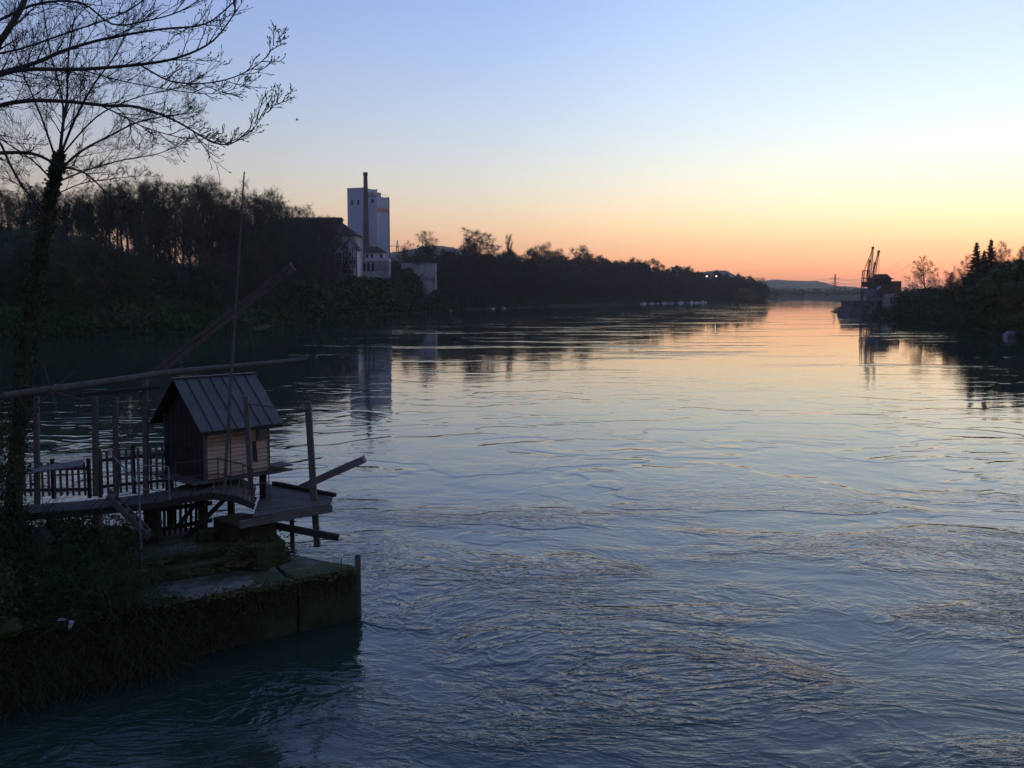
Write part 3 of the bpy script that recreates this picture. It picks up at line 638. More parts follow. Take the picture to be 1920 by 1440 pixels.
# half-timbered gable house
gy = 446.0; a = P(644, 505, gy); b = P(669, 466, gy); pk = P(656.5, 449, gy)
t = thing('half_timbered_house', 'narrow half-timbered gable house beside the brewery hall', 'building', ((a.x + b.x) / 2, gy + 5, a.z - 3))
def gab(m):
    y0, y1 = gy, gy + 9
    A, B, C = V((a.x, y0, a.z - 3)), V((b.x, y0, a.z - 3)), V((b.x, y0, b.z)); D, Pk = V((a.x, y0, b.z)), V((pk.x, y0, pk.z)); o = V((0, y1 - y0, 0)); i = len(m.v)
    m.v += [A, B, C, Pk, D, A+o, B+o, C+o, Pk+o, D+o]
    m.f += [(i, i+1, i+2, i+3, i+4), (i+9, i+8, i+7, i+6, i+5), (i+1, i+6, i+7, i+2), (i+5, i, i+4, i+9), (i+2, i+7, i+8, i+3), (i+3, i+8, i+9, i+4)]
hw = one('wall', gab, 'plaster', t)
def grf(m):
    for sx_, e in ((-1, a.x), (1, b.x)):
        E0 = V((e + sx_ * .9, gy - .8, b.z - .7)); P0 = V((pk.x, gy - .8, pk.z + .35)); m.hexa([E0, P0, P0 + V((0, 10.5, 0)), E0 + V((0, 10.5, 0)), E0 + V((0, 0, .3)), P0 + V((0, 0, .3)), P0 + V((0, 10.5, .3)), E0 + V((0, 10.5, .3))])
one('roof', grf, 'roof_tile', t)
for (x0, z0, x1, z1) in [(0, .0, 1, .0), (0, .34, 1, .34), (0, .66, 1, .66), (.02, 0, .02, .95), (.98, 0, .98, .95), (.33, 0, .33, 1.05), (.67, 0, .67, 1.05), (.02, .34, .33, .66), (.98, .34, .67, .66)]:
    one('timber_beam', lambda m: m.beam(V((lerp(a.x, b.x, x0), gy - .03, lerp(a.z - 3, b.z, z0))), V((lerp(a.x, b.x, x1), gy - .03 - .004 * (z0 != z1), lerp(a.z - 3, b.z, z1))), .12, .32), 'timber_dark', hw)
for i, (x, z) in enumerate(((.5, .8), (.18, .5), (.5, .5), (.82, .5), (.5, .17), (.18, .17))):
    one('window', lambda m: m.abox(lerp(a.x, b.x, x) - .4, lerp(a.x, b.x, x) + .4, gy - .07, gy + .05, lerp(a.z - 3, b.z, z) - .7, lerp(a.z - 3, b.z, z) + .7), 'window_dark', t)
# small pavilion with hipped roof in front of the silo
py_ = 540.0; a, b = P(684, 492, py_), P(719, 472.5, py_); top = P(697, 461.5, py_).z
t = thing('pavilion', 'small white pavilion with a dark hipped roof before the silo', 'building', ((a.x + b.x) / 2, py_ + 4, a.z - 6))
one('wall', lambda m: m.abox(a.x, b.x, py_, py_ + 8, a.z - 6, b.z), 'plaster', t)
def hip2(m):
    o = 1.1; A, B, C, D = V((a.x-o, py_-o, b.z)), V((b.x+o, py_-o, b.z)), V((b.x+o, py_+8+o, b.z)), V((a.x-o, py_+8+o, b.z)); E, F_ = V((a.x+2.8, py_+4, top)), V((b.x-3.6, py_+4, top))
    m.quad(A, B, F_, E); m.tri(B, C, F_); m.quad(C, D, E, F_); m.tri(D, A, E); m.quad(D, C, B, A)
one('roof', hip2, 'roof_tile', t)
for i in range(4):
    x = lerp(a.x, b.x, (i + .5) / 4); one('window', lambda m: m.abox(x - .6, x + .6, py_ - .05, py_ + .1, b.z - 3.2, b.z - .9), 'window_dark' if i != 2 else 'window_pale', t)
# low glazed building on the terrace
gy = 500.0; a, b = P(664, 505, gy), P(729, 488, gy); s_ = P(701, 484, gy).x
t = thing('glazed_annex', 'low annex with pale window grids under the pavilion', 'building', ((a.x + b.x) / 2, gy + 4, a.z - 4))
one('wall', lambda m: m.abox(a.x, b.x, gy + .1, gy + 8, a.z - 4, b.z - .5), 'old_wall', t)
one('roof', lambda m: m.abox(a.x - .4, s_, gy - .4, gy + 8.4, b.z - .5, b.z), 'plaster', t)
one('glazed_block', lambda m: m.abox(s_ + .02, b.x + .1, gy - .3, gy + 8.2, b.z - .49, P(701, 484, gy).z), 'plaster', t)
for i in range(5):
    x = lerp(a.x + .8, s_ - .6, i / 4); one('window', lambda m: m.abox(x - .55, x + .55, gy, gy + .2, a.z - 1, b.z - 1.3), 'window_dark', t)
for i in range(3):
    x = lerp(s_ + 1.2, b.x - 1, i / 2); w = one('window', lambda m: m.abox(x - .95, x + .95, gy - .02, gy + .2, a.z - .5, b.z - .8), 'window_pale', t)
    one('glazing_bar', lambda m: [m.abox(x - .95 + j * .475 - .07, x - .95 + j * .475 + .07, gy - .08, gy - .03, a.z - .5, b.z - .8) for j in range(5)] + [m.abox(x - .95, x + .95, gy - .12, gy - .085, lerp(a.z - .5, b.z - .8, j / 4) - .07, lerp(a.z - .5, b.z - .8, j / 4) + .07) for j in range(5)], 'timber_dark', w)
# concrete bunker at the water
by = shoreY(800) + 2; a, b = P(753, 582, by), P(815.5, 494, by)
t = thing('concrete_bunker', 'pale streaked concrete bunker standing at the water below the silo', 'bunker', ((a.x + b.x) / 2, by + 6, -.5))
xs_ = [a.x, lerp(a.x, b.x, .28), lerp(a.x, b.x, .52), lerp(a.x, b.x, .76), b.x]
for i in range(4): one('wall_panel', lambda m: m.abox(xs_[i] + (.08 if i else 0), xs_[i+1], by + .15 * (i % 2), by + 13, -1, b.z - .25 * (i % 2)), 'old_wall', t)
one('coping', lambda m: m.abox(a.x - .3, b.x + .2, by - .2, by + 13.2, b.z + .002, b.z + .4), 'concrete', t)
for i in range(2):
    one('buttress', lambda m: m.abox(xs_[4] - .9 - 4.2 * i, xs_[4] - .2 - 4.2 * i, by - 1.2, by - .004, -1, 6 - 2 * i), 'concrete', t)

for px, tp in ((756, 500), (764, 496), (772, 507), (780, 528), (790, 560), (803, 574)): tree('k', px, tp, by - 2.5, hL, 'ivy-like shrub climbing the shaded side of the concrete bunker', 'shrub', 'shrubs against the bunker', .5, minh=2)
tree('j', 826, 496, by + 3, hL, 'dark ivy-clad tree added to hide the sunset-lit right side of the bunker', wide=.75); tree('k', 817, 540, by - .5, hL, 'dark shrub at the right corner of the bunker', 'shrub', wide=.5)  # the tree is added to cover the bunker's bright, warm-lit side wall
# jetty with small boats right of the bunker
def boat(name, loc, L, rz, label, group, hullm='boat_white', cabin=True, cover=False, mast=False):
    e = thing(name, label, 'boat', (0, 0, 0), group); Wd = L * .36; n = 8
    def hull(m):
        sec = []
        for k in range(n + 1):
            t = k / n; x = (t - .5) * L; w = Wd / 2 * (1 - max(0, (t - .45) / .55) ** 2.2) * (.88 + .12 * min(1, t * 4)); fb = L * (.13 + .07 * t * t)
            sec.append([V((x, -w, fb)), V((x - L*.01, -w * .8, 0)), V((x, 0, -.15)), V((x - L*.01, w * .8, 0)), V((x, w, fb))])
        for k in range(n):
            for j in range(4): m.quad(sec[k][j], sec[k+1][j], sec[k+1][j+1], sec[k][j+1])
            m.quad(sec[k][0] - V((0,0,.06)), sec[k][4] - V((0,0,.06)), sec[k+1][4] - V((0,0,.06)), sec[k+1][0] - V((0,0,.06)))
        m.quad(sec[0][4], sec[0][3], sec[0][1], sec[0][0])
    one('hull', hull, hullm, e, loc=None)
    if cabin:
        cb_ = one('cabin', lambda m: m.hexa([(-.12*L,-Wd*.34,.14*L), (.2*L,-Wd*.3,.15*L), (.2*L,Wd*.3,.15*L), (-.12*L,Wd*.34,.14*L), (-.1*L,-Wd*.28,.34*L), (.1*L,-Wd*.25,.34*L), (.1*L,Wd*.25,.34*L), (-.1*L,Wd*.28,.34*L)]), hullm, e)
        one('windscreen', lambda m: m.hexa([(-.11*L,-Wd*.345,.22*L), (.165*L,-Wd*.305,.22*L), (.165*L,Wd*.305,.22*L), (-.11*L,Wd*.345,.22*L), (-.1*L,-Wd*.32,.30*L), (.14*L,-Wd*.29,.30*L), (.14*L,Wd*.29,.30*L), (-.1*L,Wd*.32,.30*L)]), 'window_dark', cb_)
    if cover: one('tarpaulin', lambda m: m.hexa([(-.48*L,-Wd*.45,.13*L), (.3*L,-Wd*.4,.16*L), (.3*L,Wd*.4,.16*L), (-.48*L,Wd*.45,.13*L), (-.4*L,-.05,.27*L), (.25*L,-.05,.3*L), (.25*L,.05,.3*L), (-.4*L,.05,.27*L)]), 'boat_cover', e)
    if mast: one('mast', lambda m: m.tube([V((0, 0, .1*L)), V((0, 0, 1.15*L))], .07, 5), 'boat_white', e)
    e.location = loc; e.rotation_euler = (0, 0, rz); return e
BP = [(1207, 5.4, 'b', 'low white motor boat, leftmost of the moored row'), (1222, 4.6, 'c', 'white cabin boat, second in the moored row'), (1234, 3.6, 't', 'small boat under a grey tarpaulin, third in the moored row'), (1246, 5.2, 'c', 'white cabin boat, fourth in the moored row'),
      (1258, 4.4, 't', 'boat under a grey cover, fifth in the moored row'), (1276, 5.6, 'c', 'white cabin boat just right of the gap in the moored row'), (1287, 4.2, 'u', 'small blue boat in the moored row'), (1297, 5.4, 'm', 'white boat with a short mast in the moored row'), (1306, 4.6, 'c', 'white cabin boat, second from the end of the moored row'), (1318, 6.2, 'c', 'largest white cabin boat at the end of the moored row')]
for i, (px, L, k, lb) in enumerate(BP):
    q = P(px, 560, shoreY(px) - 9 - (i % 3)); boat('moored_boat', (q.x, q.y, .0), L * 1.15, (.4, -.3, .9, 3.6, 2.6)[i % 5], lb, 'boats moored below the long wood', 'boat_blue' if k == 'u' else 'boat_white', k in 'cbmu', k == 't', k == 'm')
q = P(1904, 600, shoreR(1904) - 7); boat('moored_boat', (q.x, q.y, 0), 5.2, .3, 'small pale boat moored alone under the bank with the spruces', None, 'boat_cover', False, True)
for px, py, rz, lb in ((842, 0, .5, 'small boat drawn up beside the bunker'), (922, 0, .2, 'small pale boat beside the mooring poles'), (943, 0, -.3, 'pale boat at the end of the little jetty')):
    q = P(px, 560, shoreY(px) - 4); boat('moored_boat', (q.x, q.y, 0), 3.6, rz, lb, None, 'boat_white' if px > 900 else 'boat_cover', px == 943, px == 842)
jy = shoreY(890) - 3; ja, jb = P(850, 560, jy), P(944, 560, jy + 32)
t = thing('jetty', 'long low wooden jetty along the bank right of the bunker', 'jetty', (ja.x, ja.y, -1))
one('deck', lambda m: m.beam(V((ja.x, ja.y, 1.6)), V((jb.x, jb.y, 1.6)), 1.8, .2), 'wood', t)
for i in range(9): p = ja.lerp(jb, i / 8); one('pile', lambda m: m.tube([V((p.x, p.y - 1, -1.5)), V((p.x, p.y - 1, 2.6))], .18, 6), 'dark_wood', t)
one('handrail', lambda m: m.beam(V((ja.x, ja.y + .7, 2.6)), V((jb.x, jb.y + .7, 2.6)), .12, .12), 'rust', t)
a = P(883, 546, jy + 14)
t = thing('boat_house', 'tiny pale boat house with a flat roof behind the jetty', 'hut', (a.x, a.y, 1))
one('wall', lambda m: m.abox(a.x - 1.6, a.x + 1.6, a.y, a.y + 3, 1.0, 6.0), 'old_wall', t); one('roof', lambda m: m.abox(a.x - 2.6, a.x + 2.0, a.y - .5, a.y + 3.4, 6.0, 6.4), 'plaster', t)
one('door', lambda m: m.abox(a.x - .5, a.x + .5, a.y - .06, a.y - .003, 1.1, 3.4), 'window_dark', t)
for px, h, lb in ((912, 9, 'tall mooring pole standing in the water by the jetty'), (877, 6, 'mooring pole left of the boat house')):
    q = P(px, 560, shoreY(px) - 5); one_ = one('mooring_pole', lambda m: m.tube([V((q.x, q.y, -1)), V((q.x, q.y, h * .6)), V((q.x + .05, q.y, h))], [.2, .18, .12], 7), 'wood', None, (q.x, q.y, -1)); tag(one_, lb, 'pole')
# small far landmarks on the skyline
def pylon(px, py, Y, zbase, label, w=.35):
    tp = P(px, py, Y); H = tp.z - zbase; b = V((tp.x, Y, zbase)); t = thing('power_pylon', label, 'pylon', b)
    B = H * .085
    def tower(m):
        for sx_ in (-1, 1):
            for sy in (-1, 1): m.beam(b + V((sx_*B, sy*B, 0)), b + V((sx_*B*.12, sy*B*.12, H)), w, w)
        for k in range(7):
            z0, z1 = H*k/7, H*(k+1)/7; f0, f1 = 1 - .88*k/7, 1 - .88*(k+1)/7
            for sy in (-1, 1): m.beam(b + V((-B*f0, sy*B*f0, z0)), b + V((B*f1, sy*B*f1, z1)), w*.7, w*.7); m.beam(b + V((B*f0, sy*B*f0, z0)), b + V((-B*f1, sy*B*f1, z1)), w*.7, w*.7)
    one('lattice_tower', tower, 'crane_dark', t)
    for z_, l in ((.62, .2), (.80, .26)): one('cross_arm', lambda m: (m.beam(b + V((-H*l, 0, H*z_)), b + V((H*l, 0, H*z_)), w, w), m.beam(b + V((-H*l, 0, H*z_)), b + V((0, 0, H*(z_+.08))), w*.6, w*.6), m.beam(b + V((H*l, 0, H*z_)), b + V((0, 0, H*(z_+.08))), w*.6, w*.6)), 'crane_dark', t)
    return b, H
pb, pH = pylon(1566, 514, 1530, 2.5, 'lattice power pylon on the horizon in front of the orange sky')
pylon(745, 450, 1500, 40, 'tiny pylon on the ridge right of the silo', .4)
pe = P(1700, 520, 1100)
for k, (sx_, z_) in enumerate(((-.2, .62), (.2, .62), (-.26, .80), (.26, .80))):
    a = pb + V((sx_ * pH, 0, z_ * pH)); c = V((pe.x + sx_ * 30, pe.y, 33 + z_ * 12)); d_ = V((a.x - 330, a.y + 420, a.z - 3))
    def wire(m):
        for s0, s1 in ((a, c), (a, d_)):
            m.tube([s0.lerp(s1, i / 14) - V((0, 0, 9 * 4 * (i/14) * (1 - i/14))) for i in range(15)], .13, 3, False)
    tag(one('power_cable', wire, 'crane_dark', None, a), 'thin power cable sagging from the pylon over the far wood', 'cable', 'power cables of the far pylon')
def far_stack(m): q = P(1085, 487, 830); m.tube([V((q.x, 830, 12)), V((q.x, 830, P(1085, 479, 830).z))], [.8, .7], 8)
tag(one('factory_chimney', far_stack, 'brick', None, (P(1085, 487, 830).x, 830, 12)), 'short dark chimney poking out of the long wood', 'chimney')
q = P(1266, 505, 980); t = thing('hilltop_house', 'small flat house on the skyline of the long wood', 'building', (q.x, 980, 14))
one('wall', lambda m: m.abox(q.x - 2.6, q.x + 2.6, 978, 988, 14, P(1266, 502, 980).z), 'old_wall', t); one('roof', lambda m: (m.abox(q.x - 3.4, q.x + 3.4, 977, 989, P(1266, 502, 980).z, P(1266, 500.5, 980).z), m.abox(q.x + .8, q.x + 2.6, 980, 986, P(1266, 500.5, 980).z + .002, P(1266, 497.5, 980).z)), 'roof_tile', t)
for px, lb in ((1325, 'lit floodlight on a mast, left of the pair above the wood'), (1343, 'lit floodlight on a mast, right of the pair above the wood')):
    q = P(px, 518.5, shoreY(px) + 6); g = hL(q.x, q.y); t = thing('floodlight', lb, 'lamp', (q.x, q.y, g), 'lit floodlights')
    one('mast', lambda m: m.tube([V((q.x, q.y, g)), V((q.x, q.y, q.z))], [.16, .10], 6), 'crane_dark', t)
    hd = one('lamp_head', lambda m: m.box(q + V((0, 0, .3)), V((.34, 0, 0)), V((0, .2, 0)), V((0, 0, .26))), 'crane_dark', t)
    one('lamp_lens', lambda m: m.box(q + V((0, -.23, .28)), V((.34, 0, 0)), V((0, .02, 0)), V((0, 0, .26))), 'lamp_glow', hd)
# road bridge far beyond the bend
yb = 1390; a, b = P(1400, 549, yb), P(1660, 549, yb)
t = thing('road_bridge', 'low pale bridge crossing the river far beyond the bend', 'bridge', ((a.x + b.x) / 2, yb, 0))
one('deck', lambda m: m.abox(a.x, b.x, yb, yb + 9, a.z - 1.6, a.z), 'quay', t)
one('parapet', lambda m: m.abox(a.x, b.x, yb - .2, yb + .1, a.z + .002, a.z + 1), 'quay', t)
for i in range(6): x = lerp(a.x + 8, b.x - 8, i / 5); one('pier', lambda m: m.abox(x - 1.2, x + 1.2, yb + 1, yb + 8, -1, a.z - 1.602), 'quay', t)

# ------------------------------------------------------------------ gravel quay with the two cranes
QY = G(1601, 592, 0).y - 1
a = P(1594, 592, QY); b = P(1642, 564, QY)
t = thing('quay_pier', 'stepped concrete quay pier carrying the cranes', 'quay', ((a.x + b.x) / 2, QY + 6, -1))
z1_ = P(1600, 566, QY).z; z2_ = P(1600, 556, QY).z
one('lower_block', lambda m: m.hexa([(a.x-.8,QY-1,-1),(b.x,QY-1,-1),(b.x,QY+16,-1),(a.x-.8,QY+16,-1),(a.x+.5,QY,z1_*.62),(b.x,QY,z1_*.62),(b.x,QY+16,z1_*.62),(a.x+.5,QY+16,z1_*.62)]), 'quay', t)
one('upper_block', lambda m: m.abox(P(1599, 560, QY).x, b.x - .2, QY + .6, QY + 15, z1_*.62 + .002, z1_), 'quay', t)
one('deck_slab', lambda m: m.abox(P(1597, 560, QY).x, b.x + .4, QY + .2, QY + 15.6, z1_ + .002, z1_ + .5), 'quay', t)
one('fender_tyre', lambda m: [m.tube([V((P(1622, 575, QY).x + 1.3*math.cos(k/12*6.283), QY - 1.1, 3.1 + 1.3*math.sin(k/12*6.283))) for k in range(13)], .35, 6)], 'crane_dark', t)
def lattice(m, a, b, w0, w1, n, ch=.16, dg=.09):
    d = (b - a).normalized(); s = d.cross(V((0, 1, 0))).normalized(); u = s.cross(d)
    def c(t, i, j): w = lerp(w0, w1, t) / 2; return a.lerp(b, t) + s * (w * i) + u * (w * j)
    for i in (-1, 1):
        for j in (-1, 1): m.beam(c(0, i, j), c(1, i, j), ch, ch)
    for k in range(n):
        t0, t1 = k / n, (k + 1) / n; sg = 1 if k % 2 else -1
        for j in (-1, 1): m.beam(c(t0, -sg, j), c(t1, sg, j), dg, dg); m.beam(c(t0, j, -sg), c(t1, j, sg), dg, dg)
def crane(px_b, py_b, px_t, py_t, Y, label, tower):
    b0, tp = P(px_b, py_b, Y), P(px_t, py_t, Y); gz = z1_ + .5; t = thing('crane', label, 'crane', (b0.x, Y, gz), 'two cranes on the quay')
    one('jib', lambda m: lattice(m, b0, tp, 1.25, .45, 16, .13, .08), 'crane_paint', t)
    one('jib_head', lambda m: m.box(tp + V((.15, 0, .3)), V((.45, 0, .1)), V((0, .35, 0)), V((-.08, 0, .5))), 'crane_dark', t)
    one('pulley_block', lambda m: m.box(b0.lerp(tp, .62) + V((-.5, -.4, 0)), V((.3, 0, 0)), V((0, .25, 0)), V((0, 0, .35))), 'crane_dark', t)
    fx = P(px_b - (6 if tower else 1), py_b, Y).x; ft = P(px_b, lerp(py_b, py_t, .36), Y).z
    tw_ = one('machine_tower', lambda m: ([m.beam(V((fx + i * 1.5, Y + j * 1.2, gz)), V((fx + i * 1.1, Y + j * 1.0, ft if tower else b0.z + 2)), .34, .34) for i in (-1, 1) for j in (-1, 1)], [m.beam(V((fx - 1.4, Y + j * 1.2, z)), V((fx + 1.4, Y + j * 1.2, z)), .3, .3) for j in (-1, 1) for z in ([lerp(gz, ft, k / 4) for k in (1, 2, 3, 4)] if tower else [b0.z, b0.z + 2])]), 'crane_dark', t)
    one('machine_cabin', lambda m: m.abox(fx - 1.3, fx + 1.4, Y - 1.2, Y + 1.3, b0.z - 1.6, b0.z + .6), 'crane_dark', t)
    one('luffing_rope', lambda m: [m.beam(V((fx - .8, Y + j, (ft if tower else b0.z + 2))), tp + V((0, j, 0)), .12, .12) for j in (-.3, .3)] + [m.beam(tp + V((.4, 0, 0)), V((tp.x + .5, Y, b0.z - 1)), .11, .11)], 'crane_paint', t)
    one('counter_mast', lambda m: lattice(m, V((fx + .2, Y, b0.z)), b0.lerp(tp, .68) + V((-.9, 0, .3)), .6, .35, 10, .1, .06), 'crane_paint', t)
crane(1629, 531, 1636, 466, QY + 6, 'crane with the steeper jib, left one of two on the quay', True)
crane(1636, 533, 1647, 473, QY + 10, 'crane with the jib leaning inland, right one of two on the quay', False)
# gravel works
a, b = P(1645, 575, QY + 16), P(1671, 524, QY + 16); Yq = QY + 16
t = thing('gravel_works', 'dark gravel works with overhanging tower roof and flat side block', 'building', ((a.x + b.x) / 2, Yq + 5, 0))
one('tower', lambda m: m.abox(a.x, b.x, Yq, Yq + 9, 0, b.z), 'timber_dark', t)
one('roof_eaves', lambda m: m.abox(a.x - .9, b.x + .9, Yq - .9, Yq + 9.9, b.z + .002, b.z + .5), 'roof_tile', t)
one('roof', lambda m: m.hexa([(a.x-.2,Yq-.2,b.z+.5),(b.x+.2,Yq-.2,b.z+.5),(b.x+.2,Yq+9.2,b.z+.5),(a.x-.2,Yq+9.2,b.z+.5),(a.x+1.2,Yq+1,b.z+2.4),(b.x-1.6,Yq+1,b.z+2.4),(b.x-1.6,Yq+8,b.z+2.4),(a.x+1.2,Yq+8,b.z+2.4)]), 'roof_tile', t)
c = P(1692, 527, Yq)
one('side_block', lambda m: m.abox(b.x + .01, c.x, Yq + 1, Yq + 9, 0, c.z), 'brick', t)
one('base_wall', lambda m: m.abox(P(1660, 550, Yq - 3).x, c.x - .3, Yq - 3, Yq + .9, 0, P(1660, 551, Yq - 3).z), 'old_wall', t)
for i in range(3): x = lerp(a.x + 1.2, b.x - 1.2, i / 2); one('window', lambda m: m.abox(x - .5, x + .5, Yq - .06, Yq + .1, b.z - 2.2, b.z - .9), 'window_dark', t)
a, b = P(1612, 553, QY + 7), P(1646, 538, QY + 12)
t = thing('gravel_hopper', 'pale blue steel hopper and chutes between the cranes and the works', 'hopper', ((a.x + b.x) / 2, QY + 4, z1_ + .5))
one('bin', lambda m: m.hexa([(a.x+2,QY+4,z1_+2.4),(a.x+4.4,QY+4,z1_+2.4),(a.x+4.4,QY+7,z1_+2.4),(a.x+2,QY+7,z1_+2.4),(a.x,QY+3,z1_+5.6),(a.x+6.4,QY+3,z1_+5.6),(a.x+6.4,QY+8,z1_+5.6),(a.x,QY+8,z1_+5.6)]), 'boat_cover', t)
for i in (1.0, 5.4):
    for j in (3.4, 7.6): one('leg', lambda m: m.beam(V((a.x + i, QY + j, z1_ + .5)), V((a.x + i, QY + j, z1_ + 5.3)), .3, .3), 'boat_cover', t)
one('chute', lambda m: (m.beam(V((a.x + 6, QY + 5, z1_ + 4.4)), V((b.x + 1.5, QY + 14, z1_ + 6.5)), 1.0, .8), m.beam(V((b.x - .5, QY + 9, z1_ + .6)), V((b.x - 2.5, QY + 5, z1_ + 5)), .7, .6)), 'boat_cover', t)
one('conveyor_frame', lambda m: lattice(m, V((a.x + 3, QY + 1.5, z1_ + .9)), V((b.x + 2, QY + 1.5, z1_ + 1.3)), .9, .9, 9, .2, .1), 'boat_cover', t)

# a bird high over the river
bq = P(557, 225, 75)
t = thing('bird', 'tiny dark bird flying in the sky left of the silo', 'bird', bq)
one('body', lambda m: m.tube([bq + V((-.12, 0, .01)), bq + V((-.05, 0, 0)), bq + V((.05, 0, 0)), bq + V((.13, 0, .02))], [.012, .04, .035, .008], 6), 'bird', t)
for s_ in (-1, 1):
    def wing(m):
        a = bq + V((.03, 0, .02)); m.hexa([a + V((-.06, 0, 0)), a + V((.04, 0, 0)), a + V((-.02, s_*.2, .09)), a + V((-.05, s_*.2, .09)), a + V((-.06, 0, .012)), a + V((.04, 0, .012)), a + V((-.02, s_*.2, .1)), a + V((-.05, s_*.2, .1))])
    one('wing', wing, 'bird', t)

# ------------------------------------------------------------------ pier: stepped mossy concrete
def gp(l, z): return [G(x, y, z).to_2d() for x, y in l]
pier = thing('concrete_pier', 'stepped mossy concrete pier jutting into the river below the hut', 'pier', G(500, 1090, 1.6) - V((0, 0, 1.6)))
ZA, ZB, ZC = 1.6, 1.95, 2.25
frontA = [(667, 1066), (600, 1078), (490, 1101), (330, 1124), (200, 1146), (0, 1182), (-260, 1230)]
backA = [(-260, 1165), (0, 1128), (330, 1076), (545, 1038), (560, 1040), (610, 1051), (660, 1058)]
def slab(name, poly2, z0, z1, mt, jag=.05, seed=1, sub=.5):
    """an old slab: prism with broken edges and an uneven top"""
    rr = random.Random(seed); pts = []
    for i in range(len(poly2)):
        a, b = poly2[i], poly2[(i + 1) % len(poly2)]; k = max(1, int((b - a).length / sub))
        for j in range(k):
            q = a.lerp(b, j / k); pts.append(V((q.x + rr.uniform(-jag, jag) * (j > 0), q.y + rr.uniform(-jag, jag) * (j > 0))))
    m = MB(); n = len(pts); ar = sum(pts[k].x * pts[(k+1) % n].y - pts[(k+1) % n].x * pts[k].y for k in range(n))
    if ar < 0: pts.reverse()
    rows = []; zs = [z0] + [lerp(z0, z1, t) for t in (.35, .62, .82)] + [z1 - .07, z1 - .015, z1]; ins = [0, 0, 0, 0, 0, .03, .09]
    for z, d in zip(zs, ins):      # worn, chamfered rim and bulging sides
        row = []
        for k in range(n):
            p = pts[k]; e = (pts[(k+1) % n] - pts[k-1]).normalized(); nn = V((e.y, -e.x)); wob = .06 * nz(p.x * 1.7, p.y * 1.7, z * 2.3 + seed) * (z > z0 + .01) * (.4 if z > z1 - .03 else 1)
            q = p - nn * (d - wob); row.append(len(m.v)); m.v.append(V((q.x, q.y, z + (.018 * nz(p.x * 2.1, p.y * 2.1, seed) if d else 0))))
        rows.append(row)
    for a, b in zip(rows, rows[1:]):
        for k in range(n): m.f.append((a[k], a[(k+1) % n], b[(k+1) % n], b[k]))
    m.f.append(tuple(rows[-1])); m.f.append(tuple(reversed(rows[0])))
    return m.build(name, mt, pier)
crackA = gp([(545, 1074), (560, 1084)], ZA)
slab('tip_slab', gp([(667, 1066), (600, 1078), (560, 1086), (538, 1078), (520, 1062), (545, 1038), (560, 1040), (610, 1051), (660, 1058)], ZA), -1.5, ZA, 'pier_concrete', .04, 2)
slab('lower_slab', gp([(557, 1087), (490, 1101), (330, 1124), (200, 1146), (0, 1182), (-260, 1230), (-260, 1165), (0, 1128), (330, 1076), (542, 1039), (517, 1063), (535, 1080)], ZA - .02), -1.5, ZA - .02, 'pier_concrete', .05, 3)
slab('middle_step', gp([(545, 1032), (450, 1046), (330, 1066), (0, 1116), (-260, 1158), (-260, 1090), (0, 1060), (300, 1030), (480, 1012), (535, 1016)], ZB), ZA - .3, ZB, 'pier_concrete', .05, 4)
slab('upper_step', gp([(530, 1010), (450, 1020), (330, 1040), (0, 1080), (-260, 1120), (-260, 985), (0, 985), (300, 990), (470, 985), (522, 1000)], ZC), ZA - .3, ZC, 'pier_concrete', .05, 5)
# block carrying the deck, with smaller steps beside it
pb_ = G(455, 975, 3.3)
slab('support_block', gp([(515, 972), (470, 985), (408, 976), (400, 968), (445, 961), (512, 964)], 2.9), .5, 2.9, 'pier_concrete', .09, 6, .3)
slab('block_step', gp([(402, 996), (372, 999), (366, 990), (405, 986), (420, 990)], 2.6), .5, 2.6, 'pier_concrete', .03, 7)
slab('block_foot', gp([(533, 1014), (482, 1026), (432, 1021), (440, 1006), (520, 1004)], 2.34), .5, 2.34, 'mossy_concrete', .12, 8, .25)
# moss cushions along the broken edges and over the steps
rm = random.Random(21); m = MB()
def moss(a, b, n, w, z, rr=.05):
    for _ in range(n):
        t = rm.random(); q = lerp(a[0], b[0], t), lerp(a[1], b[1], t); p = G(q[0] + rm.gauss(0, w * 2), q[1] + rm.gauss(0, w), z); k = rr * rm.uniform(.5, 1.6)
        if nz(p.x * 1.3, p.y * 1.3, 9) < -.15: continue
        i = len(m.v); s = 6
        m.v += [p + V((k * math.cos(j / s * 6.283) * rm.uniform(.8, 1.3), k * math.sin(j / s * 6.283), rm.uniform(-.02, .005))) for j in range(s)] + [p + V((0, 0, k * .55))]
        for j in range(s): m.f.append((i + j, i + (j + 1) % s, i + s))
for i in range(len(frontA) - 1): moss(frontA[i], frontA[i+1], int(2.0 * abs(frontA[i][0] - frontA[i+1][0])), 5, ZA, .036)
for (a, b, z, n) in (((545, 1034), (330, 1070), ZB, 700), ((330, 1070), (0, 1120), ZB, 900), ((530, 1012), (330, 1043), ZC, 600), ((330, 1043), (0, 1085), ZC, 900), ((515, 1008), (425, 1022), 2.45, 200)): moss(a, b, n, 7, z, .036)
tag(m.build('moss', 'moss'), 'yellow-green moss cushions along the edges of the concrete pier', 'moss', kind='stuff')
tp_ = G(671, 1052, 1.75)
bl = tag(one('mooring_post', lambda m: m.beam(V((tp_.x, tp_.y, -1)), V((tp_.x, tp_.y, 1.95)), .16, .16), 'wood', None, (tp_.x, tp_.y, -1)), 'weathered square timber post at the tip of the pier', 'post')
q = G(640, 1064, ZA)
tag(one('iron_rod', lambda m: m.tube([q, q + V((.01, 0, .32))], .012, 6), 'rust', None, q), 'thin iron rod standing near the tip of the pier', 'rod')

